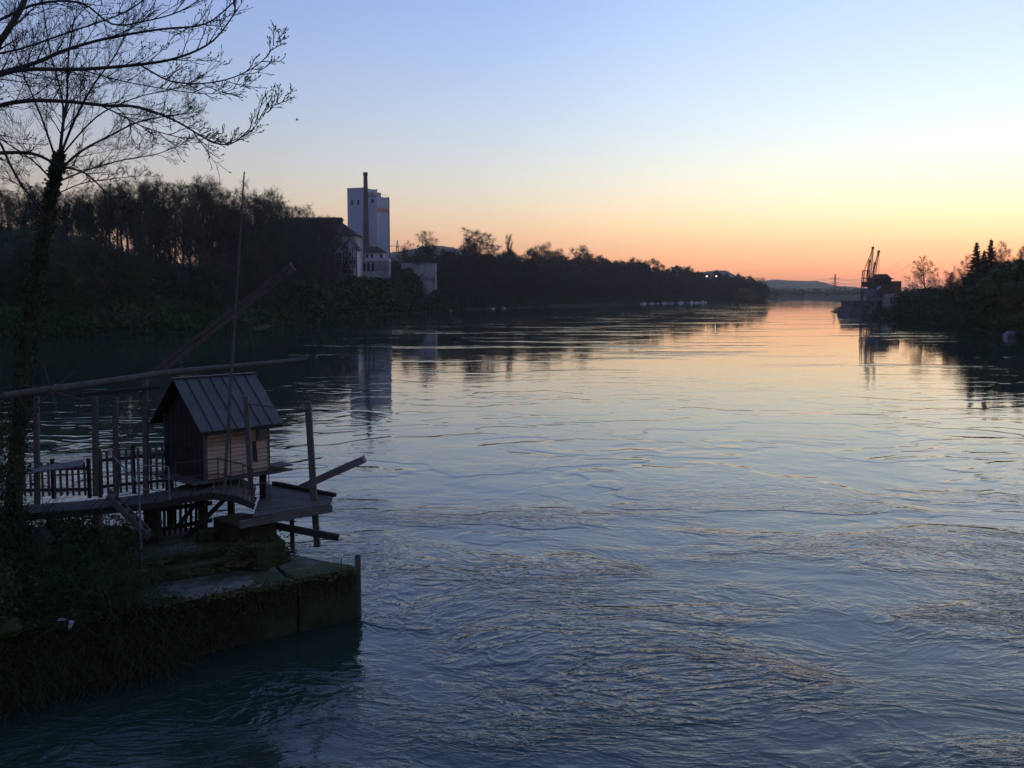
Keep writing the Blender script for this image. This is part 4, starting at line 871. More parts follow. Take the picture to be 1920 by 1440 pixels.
# bank in front of the pier, down to the water
def bank_pt(s, t):      # s along the pier (px), t from the slab edge down to the water
    topy = interp([p[0] for p in reversed(frontA)], [p[1] for p in reversed(frontA)], s); boty = interp([-300, 0, 180, 350, 470, 560], [1405, 1345, 1300, 1255, 1205, 1180], s)
    a = G(s, topy - 2, ZA - .06); b = G(s, boty, -.15); p = a.lerp(b, t); bul = math.sin(math.pi * min(1, t)) * .35
    return p + V((.15 * nz(p.x, p.y, t * 3), -.2 * bul, .30 * bul * sstep(560, 300, s) + .16 * nz(p.x * 1.4, p.y * 1.4, t * 4)))
NS, NT = 70, 16; m = MB()
for j in range(NT):
    for i in range(NS): m.v.append(bank_pt(lerp(-300, 556, i / (NS - 1)), j / (NT - 1) * 1.05))
for j in range(NT - 1):
    for i in range(NS - 1): a = j * NS + i; m.f.append((a, a + NS, a + NS + 1, a + 1))
tag(m.build('embankment', 'mossy_concrete', smooth=True), 'mossy overgrown embankment below the pier edge', 'embankment', kind='structure')
m = MB(); rg = random.Random(31)
for _ in range(5200):
    s = rg.uniform(-290, 556); t = rg.random() ** .8; p = bank_pt(s, t); h = rg.uniform(.06, .28) * (1.25 - .5 * (s > 400)); d = V((rg.gauss(0, .35), -.35 + rg.gauss(0, .3), .6)).normalized() * h
    w = V((rg.uniform(-1, 1), rg.uniform(-1, 1), 0)).normalized() * .008; m.tri(p - w, p + w, p + d); m.tri(p + d * .3 - w, p + d * .3 + w, p + d + V((0, 0, -h * .35)))
for _ in range(2600):
    s = rg.uniform(-290, 540); p = bank_pt(s, rg.random()); m.leaf(p + V((0, -.03, rg.uniform(0, .12))), rg.uniform(.04, .10), rg)
for _ in range(2600):      # tufts hanging from the slab rim towards the tip
    s = rg.uniform(380, 664); y = interp([p[0] for p in reversed(frontA)], [p[1] for p in reversed(frontA)], s); p = G(s, y, ZA) + V((0, -.06, rg.uniform(-.75, .02) * rg.random())); h = rg.uniform(.06, .24)
    d = V((rg.gauss(0, .3), -.35, -.5 + rg.uniform(-.3, .9))).normalized() * h; w = V((1, rg.uniform(-1, 1), 0)).normalized() * .012; m.tri(p - w, p + w, p + d)
    if rg.random() < .4: m.leaf(p + V((0, -.05, 0)), rg.uniform(.04, .10), rg)
tag(m.build('bank_grass', 'grass'), 'rank grass and weeds hanging over the pier wall', 'grass', kind='stuff')
m = MB()
for _ in range(1700):
    s = rg.uniform(-290, 330) if rg.random() < .75 else rg.uniform(200, 520); p = bank_pt(s, rg.uniform(.1, 1)); L = rg.uniform(.6, 2.2) * (1 if s < 300 else .6); d = V((rg.gauss(.25, .5), rg.gauss(-.5, .4), rg.uniform(.2, .9))).normalized(); pts = [p]
    for k in range(6): d = (d + V((rg.gauss(0, .14), rg.gauss(0, .14), -.23))).normalized(); pts.append(pts[-1] + d * L / 6)
    m.tube(pts, [.010 - .0011 * k for k in range(7)], 3, False)
for _ in range(5200):
    s = rg.uniform(-290, 430) if rg.random() < .8 else rg.uniform(300, 560); p = bank_pt(s, rg.random()); m.leaf(p + V((rg.gauss(0, .06), -rg.uniform(0, .3), rg.uniform(0, .45) * (1 if s < 330 else .4))), rg.uniform(.05, .13), rg)
tag(m.build('brambles', 'bramble'), 'tangle of thin bare brambles arching from the bank to the water', 'brambles', kind='stuff')
m = MB(); rg = random.Random(33)
for _ in range(3600):      # weeds and ivy on the dark ground at the root of the pier
    px = rg.uniform(-280, 250) ; py = rg.uniform(985, 1150) - px * .05; z = ZC if py < 1085 - px * .1 else ZB - .1; p = G(px, py, z)
    if rg.random() < .55: m.leaf(p + V((0, 0, rg.uniform(0, .25))), rg.uniform(.05, .13), rg)
    else:
        h = rg.uniform(.1, .45); w = V((rg.uniform(-1, 1), rg.uniform(-1, 1), 0)).normalized() * .01; m.tri(p - w, p + w, p + V((rg.gauss(0, .1), rg.gauss(0, .1), h)))
tag(m.build('weeds', 'grass'), 'dark weeds and ivy over the landward end of the pier', 'weeds', kind='stuff')

m = MB(); rg = random.Random(37)
for _ in range(2300):
    px = rg.uniform(-260, 270) if rg.random() < .85 else rg.uniform(-260, 60); py = rg.uniform(1000, 1190) - max(0, px) * .12; z = ZC if py < 1080 else (ZB if py < 1130 else ZA); p = G(px, py, z - .05)
    L = rg.uniform(.5, 2.3) * (1.15 if px < 90 else .7); d = V((rg.gauss(.1, .45), rg.gauss(-.1, .45), rg.uniform(.7, 1.4))).normalized(); pts = [p]
    for k in range(7): d = (d + V((rg.gauss(0, .13), rg.gauss(0, .13), -.15))).normalized(); pts.append(pts[-1] + d * L / 7)
    m.tube(pts, [.013 - .0013 * k for k in range(8)], 3, False)
    for k in range(2, 8):
        if rg.random() < .75: m.leaf(pts[k] + V((rg.gauss(0, .05), rg.gauss(0, .05), 0)), rg.uniform(.05, .12), rg)
        if rg.random() < .5: m.tube([pts[k], pts[k] + V((rg.gauss(0, .16), rg.gauss(0, .16), rg.uniform(-.05, .22)))], [.006, .003], 3, False)
tag(m.build('thicket', 'ivy'), 'dark thicket of brambles over the landward end of the pier', 'thicket', kind='stuff')
# ------------------------------------------------------------------ fishing hut
DZ = 4.0; DW = 3.2
C0 = P(385, 906, 30.8); U_ = V((.68, .733, 0)).normalized(); V_ = V((-.733, .68, 0)).normalized()
def H_(a, b, z): return V((C0.x, C0.y, 0)) + U_ * a + V_ * b + V((0, 0, z))
HLn, HWd = 2.35, 2.5; z0 = 4.13; ze = P(385, 786, 30.8).z; zr = z0 + 3.12
hut = thing('fishing_hut', 'small weathered plank fishing hut with a grey metal gable roof', 'hut', H_(HLn/2, HWd/2, z0))
def hexh(m, a0, a1, b0, b1, zA, zB): m.hexa([H_(a0,b0,zA), H_(a1,b0,zA), H_(a1,b1,zA), H_(a0,b1,zA), H_(a0,b0,zB), H_(a1,b0,zB), H_(a1,b1,zB), H_(a0,b1,zB)])
def core(m):
    a0, a1, b0, b1 = .03, HLn - .03, .03, HWd - .03; zt = ze - .02; i = len(m.v); pk = zr - .14
    for a in (a0, a1): m.v += [H_(a, b0, z0), H_(a, b1, z0), H_(a, b1, zt), H_(a, HWd/2, pk), H_(a, b0, zt)]
    m.f += [(i, i+1, i+2, i+3, i+4)[::-1], (i+5, i+6, i+7, i+8, i+9), (i, i+4, i+9, i+5)[::-1], (i+1, i+6, i+7, i+2), (i, i+5, i+6, i+1)]
one('inner_wall', core, 'dark_wood', hut)
NB = 15; rp = random.Random(4)
for k in range(NB):       # weatherboards of the long wall, each lapped over the one below
    zA, zB = lerp(z0 + .02, ze + .02, k / NB), lerp(z0 + .02, ze + .02, (k + 1) / NB) - .016; e0 = rp.uniform(0, .012); tilt = rp.uniform(-.006, .006)
    one('plank', lambda m: m.hexa([H_(.075, -.030 - e0, zA + tilt), H_(HLn - .07, -.030 - e0, zA - tilt), H_(HLn - .07, .028, zA - tilt), H_(.075, .028, zA + tilt), H_(.075, -.008, zB + tilt), H_(HLn - .07, -.008, zB - tilt), H_(HLn - .07, .028, zB - tilt), H_(.075, .028, zB + tilt)]), ('plank', 'plank_grey', 'plank', 'plank_brown', 'plank')[rp.randrange(5)], hut)
for k in range(17):       # upright boards of the gable, its shade put into the dark wood colour
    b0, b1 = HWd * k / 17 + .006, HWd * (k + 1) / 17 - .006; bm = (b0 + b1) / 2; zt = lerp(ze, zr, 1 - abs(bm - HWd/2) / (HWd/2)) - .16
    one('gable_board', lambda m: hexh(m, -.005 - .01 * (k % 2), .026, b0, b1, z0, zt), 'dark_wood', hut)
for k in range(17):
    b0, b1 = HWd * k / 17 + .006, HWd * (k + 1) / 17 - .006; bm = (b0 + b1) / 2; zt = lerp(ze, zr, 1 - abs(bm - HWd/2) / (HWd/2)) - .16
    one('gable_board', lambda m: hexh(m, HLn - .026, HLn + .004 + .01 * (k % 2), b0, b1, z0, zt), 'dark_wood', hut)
for a, b in ((0, -.035), (HLn - .07, -.035), (0, HWd - .06), (HLn - .07, HWd - .06)): one('corner_post', lambda m: hexh(m, a - .012, a + .082, b, b + .095, z0 - .02, ze - .01), 'wood', hut)
# roof: panels with standing seams
OV, OE = .30, .34; sl = (zr - ze) / (HWd / 2); rl = -OE
roof = one('roof_boarding', lambda m: [m.hexa([H_(-OV, b0, zE - .05), H_(HLn + OV, b0, zE - .05), H_(HLn + OV, HWd/2, zr - .05), H_(-OV, HWd/2, zr - .05), H_(-OV, b0, zE), H_(HLn + OV, b0, zE), H_(HLn + OV, HWd/2, zr), H_(-OV, HWd/2, zr)]) for b0, zE in ((-OE, ze - OE * sl), (HWd + OE, ze - OE * sl))], 'dark_wood', hut)
NP = 7
for sd in (0, 1):
    for k in range(NP):
        a0, a1 = lerp(-OV - .03, HLn + OV + .03, k / NP) + .006, lerp(-OV - .03, HLn + OV + .03, (k + 1) / NP) - .006
        be, zE = (-OE - .04, ze - (OE + .04) * sl) if sd == 0 else (HWd + OE + .04, ze - (OE + .04) * sl)
        o1, o2 = .006 + .003 * (k % 2), .024 + .003 * (k % 2)
        pn = one('roof_panel', lambda m: m.hexa([H_(a0, be, zE + o1), H_(a1, be, zE + o1), H_(a1, HWd/2, zr + o1), H_(a0, HWd/2, zr + o1), H_(a0, be, zE + o2), H_(a1, be, zE + o2), H_(a1, HWd/2, zr + o2), H_(a0, HWd/2, zr + o2)]), 'roof_metal', hut)
        if k: one('seam', lambda m: m.beam(H_(a0 - .006, be, zE + .045), H_(a0 - .006, HWd/2, zr + .045), .026, .05), 'seam', pn)
one('ridge_cap', lambda m: m.beam(H_(-OV - .04, HWd/2, zr + .04), H_(HLn + OV + .04, HWd/2, zr + .04), .16, .035), 'roof_metal', hut)
one('gutter_board', lambda m: m.beam(H_(-OV, -OE - .01, ze - OE * sl - .09), H_(HLn + OV, -OE - .01, ze - OE * sl - .09), .03, .11), 'dark_wood', hut)
for a in (.3, 1.2, 2.1): one('rafter_end', lambda m: m.beam(H_(a, -OE + .03, ze - OE * sl - .07), H_(a, .05, ze - .03), .06, .07), 'dark_wood', hut)
wn_ = one('window', lambda m: hexh(m, 1.86, 2.18, -.07, -.02, z0 + 1.13, z0 + 1.53), 'wood', hut)
one('pane', lambda m: hexh(m, 1.90, 2.14, -.080, -.066, z0 + 1.17, z0 + 1.49), 'glass', wn_)
one('sill', lambda m: hexh(m, 1.83, 2.21, -.12, -.03, z0 + 1.09, z0 + 1.128), 'wood', wn_)
one('hook_board', lambda m: m.hexa([H_(1.72, -.09, z0 + .42), H_(1.86, -.09, z0 + .36), H_(1.86, -.045, z0 + .36), H_(1.72, -.045, z0 + .42), H_(1.70, -.09, z0 + 1.05), H_(1.80, -.09, z0 + 1.05), H_(1.80, -.045, z0 + 1.05), H_(1.70, -.045, z0 + 1.05)]), 'dark_wood', hut)
def scr(m):       # faint dark scrawl on the boards, not readable
    r = random.Random(9)
    for i in range(11):
        x = 1.02 + .04 * i; zz = z0 + 1.33 + .04 * math.sin(i * 1.9); m.beam(H_(x, -.055, zz - .06 * r.random()), H_(x + .04, -.055, zz + .07 * r.random()), .008, .02)
one('scrawl', scr, 'dark_wood', hut)
one('floor_beam', lambda m: (m.beam(H_(-.3, .25, z0 - .09), H_(HLn + .55, .25, z0 - .09), .14, .16), m.beam(H_(-.3, HWd - .25, z0 - .09), H_(HLn + .55, HWd - .25, z0 - .09), .14, .16)), 'dark_wood', hut)
for k in range(14): one('floor_board', lambda m: hexh(m, -.55 + k * .26, -.55 + k * .26 + .245, -.28, HWd + .25, z0 - .055, z0 - .008), 'deck', hut)
for a in (.0, HLn - .1):
    for b in (.25, HWd - .25): one('stilt', lambda m: m.beam(H_(a, b, z0 - .15), H_(a, b, -.6), .2, .2), 'dark_wood', hut)
one('bench_board', lambda m: hexh(m, HLn + .06, HLn + .75, -.25, .45, z0 + .10, z0 + .15), 'deck', hut)

# ------------------------------------------------------------------ deck round the hut
deck = thing('timber_deck', 'weathered timber deck and footbridge carrying the fishing hut', 'deck', G(480, 945, DW))
near_px = [(-260, 990), (0, 966), (150, 955), (300, 940), (350, 929), (400, 923), (440, 928), (475, 942)]
near_z = [3.1, 3.3, 3.45, 3.68, 3.88, 3.98, 3.85, 3.52]
near = [G(a[0], a[1], z - .02) for a, z in zip(near_px, near_z)]
def along(pts, s):
    for i in range(len(pts) - 1):
        L = (pts[i+1] - pts[i]).length
        if s <= L or i == len(pts) - 2: return pts[i].lerp(pts[i+1], min(1, s / L))
        s -= L
tot = sum((near[i+1] - near[i]).length for i in range(len(near) - 1)); s = 0; rd = random.Random(12); back = V((-.3, 1.35, 0))
while s < tot - .05:
    p, q = along(near, s), along(near, min(tot, s + .135)); jz = rd.uniform(-.006, .006); e = rd.uniform(-.03, .03)
    bk = back * (1.0 + 1.0 * sstep(.62, .92, s / tot)); d = V((0, 0, jz)); th = V((0, 0, -.04)); o = V_ * e
    one('deck_board', lambda m: m.hexa([p + o + th + d, q + o + th + d, q + bk + th + d, p + bk + th + d, p + o + d, q + o + d, q + bk + d, p + bk + d]), 'deck', deck)
    s += .15
for off in (.06, 1.05):
    one('joist', lambda m: [m.beam(near[i] + V((-.2, .97, 0)) * off - V((0, 0, .14)), near[i+1] + V((-.2, .97, 0)) * off - V((0, 0, .14)), .12, .18) for i in range(len(near) - 1)], 'dark_wood', deck)
# wedge platform towards the river
wa, wb_, wc, wd, we = (G(*q, DW) for q in ((496, 906), (624, 933), (620, 944), (474, 969), (468, 946)))
N2 = 13
for k in range(N2):
    t0, t1 = (k + .04) / N2, (k + .96) / N2
    A0, A1 = wd.lerp(wa, t0), wd.lerp(wa, t1); B0, B1 = wc.lerp(wb_, t0), wc.lerp(wb_, t1); jz = V((0, 0, rd.uniform(-.006, .006) + .004)); th = V((0, 0, -.045))
    one('deck_board', lambda m: m.hexa([A0 + th + jz, B0 + th + jz, B1 + th + jz, A1 + th + jz, A0 + jz, B0 + jz, B1 + jz, A1 + jz]), 'deck', deck)
fd = (wc - wd).normalized()
one('edge_beam', lambda m: m.beam(wd - fd * .45 - V((0, 0, .17)), wc + fd * .02 - V((0, 0, .17)), .13, .22), 'wood', deck)
one('edge_beam', lambda m: m.beam(wa.lerp(wb_, .14) + V((0, 0, .07)), wb_ + fd * .08 + V((0, 0, .07)), .14, .13), 'dark_wood', deck)
one('cross_beam', lambda m: (m.beam(wd.lerp(wc, .3) - V((0, 0, .20)), wa.lerp(wb_, .3) - V((0, 0, .20)), .12, .18), m.beam(wd.lerp(wc, .88) - V((0, 0, .19)), wa.lerp(wb_, .88) - V((0, 0, .19)), .12, .18)), 'dark_wood', deck)
for (x0, y0, x1, y1, z_, Y0, Y1, w) in ((425, 932, 345, 1012, 0, 30.7, 30.9, .13), (372, 938, 335, 985, 0, 30.7, 30.9, .11)):
    one('brace', lambda m: m.beam(P(x0, y0, Y0), P(x1, y1, Y1), w, w), 'dark_wood', deck)
one('lower_beam', lambda m: m.beam(P(512, 985, 31.2), P(635, 1008, 31.2), .17, .2), 'dark_wood', deck)
one('steel_prop', lambda m: m.tube([P(547, 968, 32.0), P(549, 1036, 32.2)], .075, 8), 'rust', deck)
one('tie_rod', lambda m: m.tube([P(516, 974, 31.2), P(555, 978, 31.9)], .02, 6), 'rust', deck)
for px, y0, y1, Y, w, mt in ((182, 957, 1043, 30.3, .20, 'pale_board'), (288, 948, 1030, 30.4, .34, 'dark_wood'), (274, 950, 1028, 30.2, .15, 'dark_wood'), (95, 964, 1045, 30.2, .2, 'dark_wood'), (20, 968, 1050, 30.2, .2, 'dark_wood')):
    one('deck_post', lambda m: m.beam(P(px, y0, Y), P(px + 4, y1, Y), w, w), mt, deck)
# lattice of pickets under the deck
lat = thing('picket_lattice', 'slatted picket panel under the footbridge against the bright water', 'fence', G(345, 1012, ZC))
la, lb_ = P(303, 1019, 31.2), P(392, 998, 32.4); lt0, lt1 = P(303, 936, 31.2), P(392, 928, 32.4)
for k in range(9):
    t = (k + .5) / 9; one('picket', lambda m: m.beam(la.lerp(lb_, t), lt0.lerp(lt1, t), .085, .03, up=(0, 1, 0)), 'dark_wood', lat)
for f in (.32, .78): one('rail', lambda m: m.beam(la.lerp(lt0, f) - V((0, .05, 0)), lb_.lerp(lt1, f) - V((0, .05, 0)) + U_ * .12, .05, .14), 'dark_wood', lat)
# picket balustrade of the walkway
def fence(x0, yb0, x1, yb1, ytop, Y0, Y1, n, label):
    f = thing('picket_fence', label, 'fence', P((x0 + x1) / 2, (yb0 + yb1) / 2, (Y0 + Y1) / 2)); a0, a1 = P(x0, yb0, Y0), P(x1, yb1, Y1); h = P(x0, ytop, Y0).z - a0.z
    for k in range(n): t = (k + .5) / n; p = a0.lerp(a1, t); hh = h + rd.uniform(-.03, .03); one('picket', lambda m: m.beam(p, p + V((rd.uniform(-.015, .015), 0, hh)), .075, .025, up=(0, 1, 0)), 'wood', f)
    for z_ in (.18, .8): one('rail', lambda m: m.beam(a0 + V((0, .05, h * z_)), a1 + V((0, .05, h * z_)), .05, .09), 'dark_wood', f)
    for t in (0, .5, 1): p = a0.lerp(a1, t); one('post', lambda m: m.beam(p - V((0, -.09, .1)), p + V((0, .09, h + .1)), .1, .1), 'dark_wood', f)
fence(30, 931, 166, 929, 868, 31.0, 31.2, 12, 'picket fence below the winch wheel, bright water between its slats')
fence(186, 928, 312, 915, 848, 31.2, 31.8, 11, 'taller picket fence between the posts left of the hut')
fence(-200, 934, 24, 931, 868, 31.2, 31.0, 18, 'picket fence at the landward end of the walkway')
# pale plank lying along the fence
tag(one('loose_plank', lambda m: m.beam(P(48, 884, 30.2), P(156, 868, 30.6), .34, .045, up=(0, -.4, 1)), 'pale_board', None, P(100, 876, 30.4)), 'wide pale plank lying slanted on top of the picket fence', 'plank')
# pipe railings
def railing(name, label, posts, tops, mids, mt, r=.017, pr=.02):
    t = thing(name, label, 'railing', posts[0][0])
    for a, b in posts: one('post', lambda m: m.tube([a, b], pr, 6), mt, t)
    one('handrail', lambda m: m.tube(tops, r + .006, 6), mt, t)
    for mm in mids: one('mid_rail', lambda m: m.tube(mm, r, 6), mt, t)
    return t
def up(px, py, z, h): g = G(px, py, z); return g, g + V((0, 0, h))
ps = [up(330, 933, 3.80, 1.05), up(410, 922, 3.97, 1.02), up(457, 934, 3.72, 1.05), up(475, 945, 3.5, 1.08), up(505, 938, DW, 1.1)]
railing('pipe_railing', 'rusty pipe railing along the footbridge before the hut', ps, [p[1] for p in ps], [[p[0].lerp(p[1], .55) for p in ps]], 'rust')
ps = [(P(258, 858, 27.6), P(268, 1102, 28.0))[::-1], up(318, 937, 3.76, 1.0)]
t = railing('steel_handrail', 'thin grey steel pole with rails at the foot of the steps', ps, [P(259, 872, 27.6), ps[1][1]], [[P(260, 894, 27.6), ps[1][0].lerp(ps[1][1], .62)], [P(261, 916, 27.6), ps[1][0].lerp(ps[1][1], .25)]], 'steel', .012, .032)
# steps down from the walkway to the pier
stp = thing('wooden_steps', 'steep wooden steps from the walkway down to the mossy pier', 'steps', G(262, 1020, ZC))
sa, sb = P(205, 922, 30.0), P(282, 1000, 29.4)
for o in (0, .62):
    one('stringer', lambda m: m.beam(sa + V((o * .3, -o, 0)), sb + V((o * .3, -o, 0)), .05, .2), 'wood', stp)
for k in range(6): p = sa.lerp(sb, (k + .5) / 6); one('tread', lambda m: m.beam(p + V((0, -.02, .02)), p + V((.19, -.60, .02)), .22, .035), 'wood', stp)
one('hand_rail', lambda m: m.tube([P(203, 846, 29.0), P(256, 902, 28.4)], .02, 6), 'steel', stp)

# ------------------------------------------------------------------ fishing gallows: posts, booms, mast, winch
def pole(name, label, cat, pts, rad, mt, sides=8): m = MB(); m.tube(pts, rad, sides); return tag(m.build(name, mt, None, pts[0], smooth=False), label, cat)
def post(name, label, a, b, w, mt): return tag(one(name, lambda m: m.beam(a, b, w, w), mt, None, b if b.z < a.z else a), label, 'post')
pL0, pL1 = P(461, 742, 30.2), P(471, 928, 30.4); post('timber_post', 'square timber post standing in front of the hut wall', pL0, pL1, .14, 'wood')
pR0, pR1 = P(577, 752, 32.2), P(595, 1025, 32.2); post('timber_post', 'tall leaning timber post at the river end of the deck', pR0, pR1, .19, 'wood')
pole('tie_bar', 'thin iron bar tying the two timber posts together', 'bar', [P(463, 757, 29.6), P(520, 764, 30.9), P(576, 768, 32.1)], .022, 'rust', 6)
pole('log_boom', 'thick squared log sticking out over the water behind the leaning post', 'log', [P(550, 921, 34.6), P(615, 891, 34.2), P(683, 861, 33.8)], [.16, .17, .17], 'pale_board', 4)
pole('net_mast', 'tall thin wooden mast rising in front of the hut roof', 'mast', [P(421, 915, 30.5), P(430, 760, 30.4), P(445, 530, 30.3), P(458, 322, 30.2)], [.055, .05, .035, .02], 'pole_wood', 8)
pole('net_pole', 'short thin pole leaning by the mast against the hut', 'pole', [P(433, 915, 30.7), P(431, 780, 30.8)], [.03, .025], 'pole_wood', 6)
pole('long_boom', 'long slender round pole lying level across the posts above the hut', 'pole', [P(-60, 752, 27.0), P(120, 727, 28.0), P(320, 698, 29.8), P(460, 685, 31.0), P(577, 673, 32.2)], [.11, .105, .095, .08, .06], 'pole_wood', 10)
ga, gb = P(262, 722, 33.0), P(549, 500, 31.0)
gal = thing('gallows_beam', 'heavy double timber gallows beam slanting up behind the hut', 'beam', ga); gd = (gb - ga).normalized(); gs = gd.cross(V((0, 1, 0))).normalized()
for o in (-.095, .095): one('timber', lambda m: m.beam(ga + gs * o, gb + gs * o * .8, .13, .12, up=(0, 1, 0)), 'pole_wood', gal)
for f in (.15, .4, .65, .9): p = ga.lerp(gb, f); one('clamp', lambda m: m.beam(p - gs * .17, p + gs * .17, .15, .05, up=(0, 1, 0)), 'rust', gal)
one('rope', lambda m: m.tube([gb + V((-.1, 0, -.05)), P(470, 560, 31.2), P(470, 634, 31.2)], .010, 4), 'wood', gal)
for px, y0, y1, Y, w, lb2 in ((178, 742, 930, 30.6, .15, 'thick upright post under the long boom, left of the taller fence'), (216, 745, 930, 31.0, .13, 'upright post in the middle of the taller fence'), (272, 702, 930, 31.4, .15, 'upright post holding the gallows beam left of the hut'), (68, 745, 945, 30.4, .14, 'upright post behind the winch wheel')):
    post('timber_post', lb2, P(px, y0, Y), P(px + 2, y1, Y), w, 'wood')
tag(one('cross_tie', lambda m: m.beam(P(140, 742, 30.5), P(300, 726, 31.3), .12, .12), 'dark_wood', None, P(220, 735, 31)), 'horizontal timber joining the upright posts under the boom', 'beam')
wc_ = P(97, 734, 27.4); wr = .80
whl = thing('winch_wheel', 'big thin-rimmed winch wheel with spokes above the picket fence', 'wheel', wc_)
wn1 = V((.35, -.93, .05)).normalized(); wx = V((0, 0, 1)).cross(wn1).normalized(); wy = wn1.cross(wx)
def wp(a, r_): return wc_ + wx * (math.cos(a) * r_) + wy * (math.sin(a) * r_)
one('rim', lambda m: m.tube([wp(k / 40 * 2 * math.pi, wr) for k in range(41)], .014, 6), 'rust', whl)
for k in range(6): one('spoke', lambda m: m.tube([wp(k * math.pi / 3 + .75, .06), wp(k * math.pi / 3 + .75, wr)], .012, 6), 'wood', whl)
one('hub', lambda m: m.tube([wc_ - wn1 * .14, wc_ + wn1 * .14], .09, 10), 'rust', whl)
one('axle', lambda m: m.tube([wc_ - wn1 * .14, wc_ - wn1 * 2.6], .04, 8), 'rust', whl)
one('drum', lambda m: m.tube([wc_ - wn1 * .5, wc_ - wn1 * 1.6], .16, 12), 'dark_wood', whl)

# nest box, stone and litter at the root of the pier
nb = G(80, 1072, ZB); t = thing('nest_box', 'small wooden box with pitched roof and round hole on a stump', 'nest box', nb)
one('stump', lambda m: m.tube([nb + V((0, 0, -.1)), nb + V((0, 0, .25)), nb + V((.01, 0, .42))], [.2, .15, .16], 9), 'bramble', t)
nz0 = nb + V((0, 0, .42))
def nbox(m):
    i = len(m.v); m.v += [nz0 + V(q) for q in ((-.2, -.15, 0), (.2, -.15, 0), (.24, -.15, .55), (.02, -.15, .84), (-.2, -.15, .5), (-.2, .18, 0), (.2, .18, 0), (.24, .18, .55), (.02, .18, .84), (-.2, .18, .5))]
    m.f += [(i, i+1, i+2, i+3, i+4), (i+9, i+8, i+7, i+6, i+5), (i+1, i+6, i+7, i+2), (i+5, i, i+4, i+9), (i+2, i+7, i+8, i+3), (i+3, i+8, i+9, i+4), (i, i+5, i+6, i+1)]
bx_ = one('box', nbox, 'wood', t)
one('entrance_hole', lambda m: m.tube([nz0 + V((-.02, -.175, .42)), nz0 + V((-.02, -.15, .42))], .055, 12), 'window_dark', bx_)
one('roof_board', lambda m: (m.beam(nz0 + V((-.27, 0, .45)), nz0 + V((.03, 0, .90)), .45, .025), m.beam(nz0 + V((.0, 0, .90)), nz0 + V((.34, 0, .46)), .45, .025)), 'dark_wood', t)
def rock(name, p, s, label, mt='concrete'):
    r = random.Random(int(p.x * 100)); m = MB(); n = 9
    for j in range(5):
        ph = math.pi * j / 4
        for i in range(n): a = i / n * 6.283; k = 1 + .25 * nz(math.cos(a) * 1.7, math.sin(a) * 1.7, j + p.x); m.v.append(p + V((math.sin(ph) * math.cos(a) * s[0] * k, math.sin(ph) * math.sin(a) * s[1] * k, math.cos(ph) * s[2] * k)))
    for j in range(4):
        for i in range(n): a = j * n + i; b = j * n + (i + 1) % n; m.f.append((a, a + n, b + n, b))
    return tag(m.build(name, mt, None, p), label, 'stone')
rock('stone', G(62, 1096, ZB) + V((0, 0, .08)), (.24, .18, .14), 'brownish stone lying just below the nest box', 'pale_board')
rock('stone', G(10, 1185, ZA) + V((0, 0, .1)), (.45, .35, .28), 'big mossy stone at the frame edge on the bank', 'moss')
for (px, py, w, h, lb) in ((122, 1168, .16, .05, 'flat scrap of white paper lying on the bank'), (136, 1182, .10, .16, 'crumpled white plastic cup below the paper scrap')):
    c = G(px, py, ZA) + V((0, -.15, .12))
    if h > .1: o = one('plastic_cup', lambda m: m.tube([c, c + V((.03, 0, .08)), c + V((.05, .0, .16))], [.045, .05, .065], 9), 'paper', None, c)
    else: o = one('paper_scrap', lambda m: m.hexa([c + V(q) for q in ((-.1, -.06, 0), (.09, -.08, .02), (.1, .07, .0), (-.08, .06, .03), (-.1, -.06, .012), (.09, -.08, .03), (.1, .07, .012), (-.08, .06, .042))]), 'paper', None, c)
    tag(o, lb, 'litter')

# ------------------------------------------------------------------ near trees on the left
def limb_from_px(m, pts, r0, r1, rngl, spec, ntw, tips, twlen, depth, side=6, t0=.15, jit=.35, updown=.0):
    """main limb through measured points (px, py, depth offset), with twigs along it"""
    w = [P(q[0], q[1], depth + (q[2] if len(q) > 2 else 0)) for q in pts]; P_ = []
    for i in range(len(w) - 1):
        a = w[max(0, i-1)]; b = w[i]; c = w[i+1]; d = w[min(len(w)-1, i+2)]
        for k in range(4):
            t = k / 4; P_.append(.5 * ((2*b) + (c - a)*t + (2*a - 5*b + 4*c - d)*t*t + (3*b - a - 3*c + d)*t**3))
    P_.append(w[-1]); n = len(P_); rad = [lerp(r0 * .56, r1 * .8, (i / (n - 1)) ** .8) for i in range(n)]; m.tube(P_, rad, side, False)
    for k in range(int(ntw * 1.5)):
        t = lerp(t0, .88, (k + rngl.random()) / ntw); i = min(n - 2, int(t * (n - 1))); q = P_[i].lerp(P_[i+1], t * (n - 1) - i); d = (P_[i+1] - P_[i]).normalized()
        cd = rot_dir(d, R(rngl.uniform(18, 50)), rngl.uniform(0, 6.28)); cd = (cd + V((0, 0, updown + rngl.gauss(0, .1)))).normalized()
        grow(m, q, cd, twlen * .85 * rngl.uniform(.35, 1.3) * (1.25 - .8 * t), max(.009, rad[i] * .36), 0, spec, rngl, tips)
    tips.append((P_[-1], (P_[-1] - P_[-2]).normalized()))
    return P_
TW = [(7, 4, 5, 32, .48, .07, .04), (4, 3, 2, 34, .5, .09, .06), (3, 3, 0, 34, .5, .12, .07)]
rl_ = random.Random(8); tips = []; m = MB(); D1 = 14.5
near_tree = thing('budding_tree', 'overhanging tree with budding bare branches reaching in from the frame edge', 'tree', V((-10.6, 15, 1.0)))
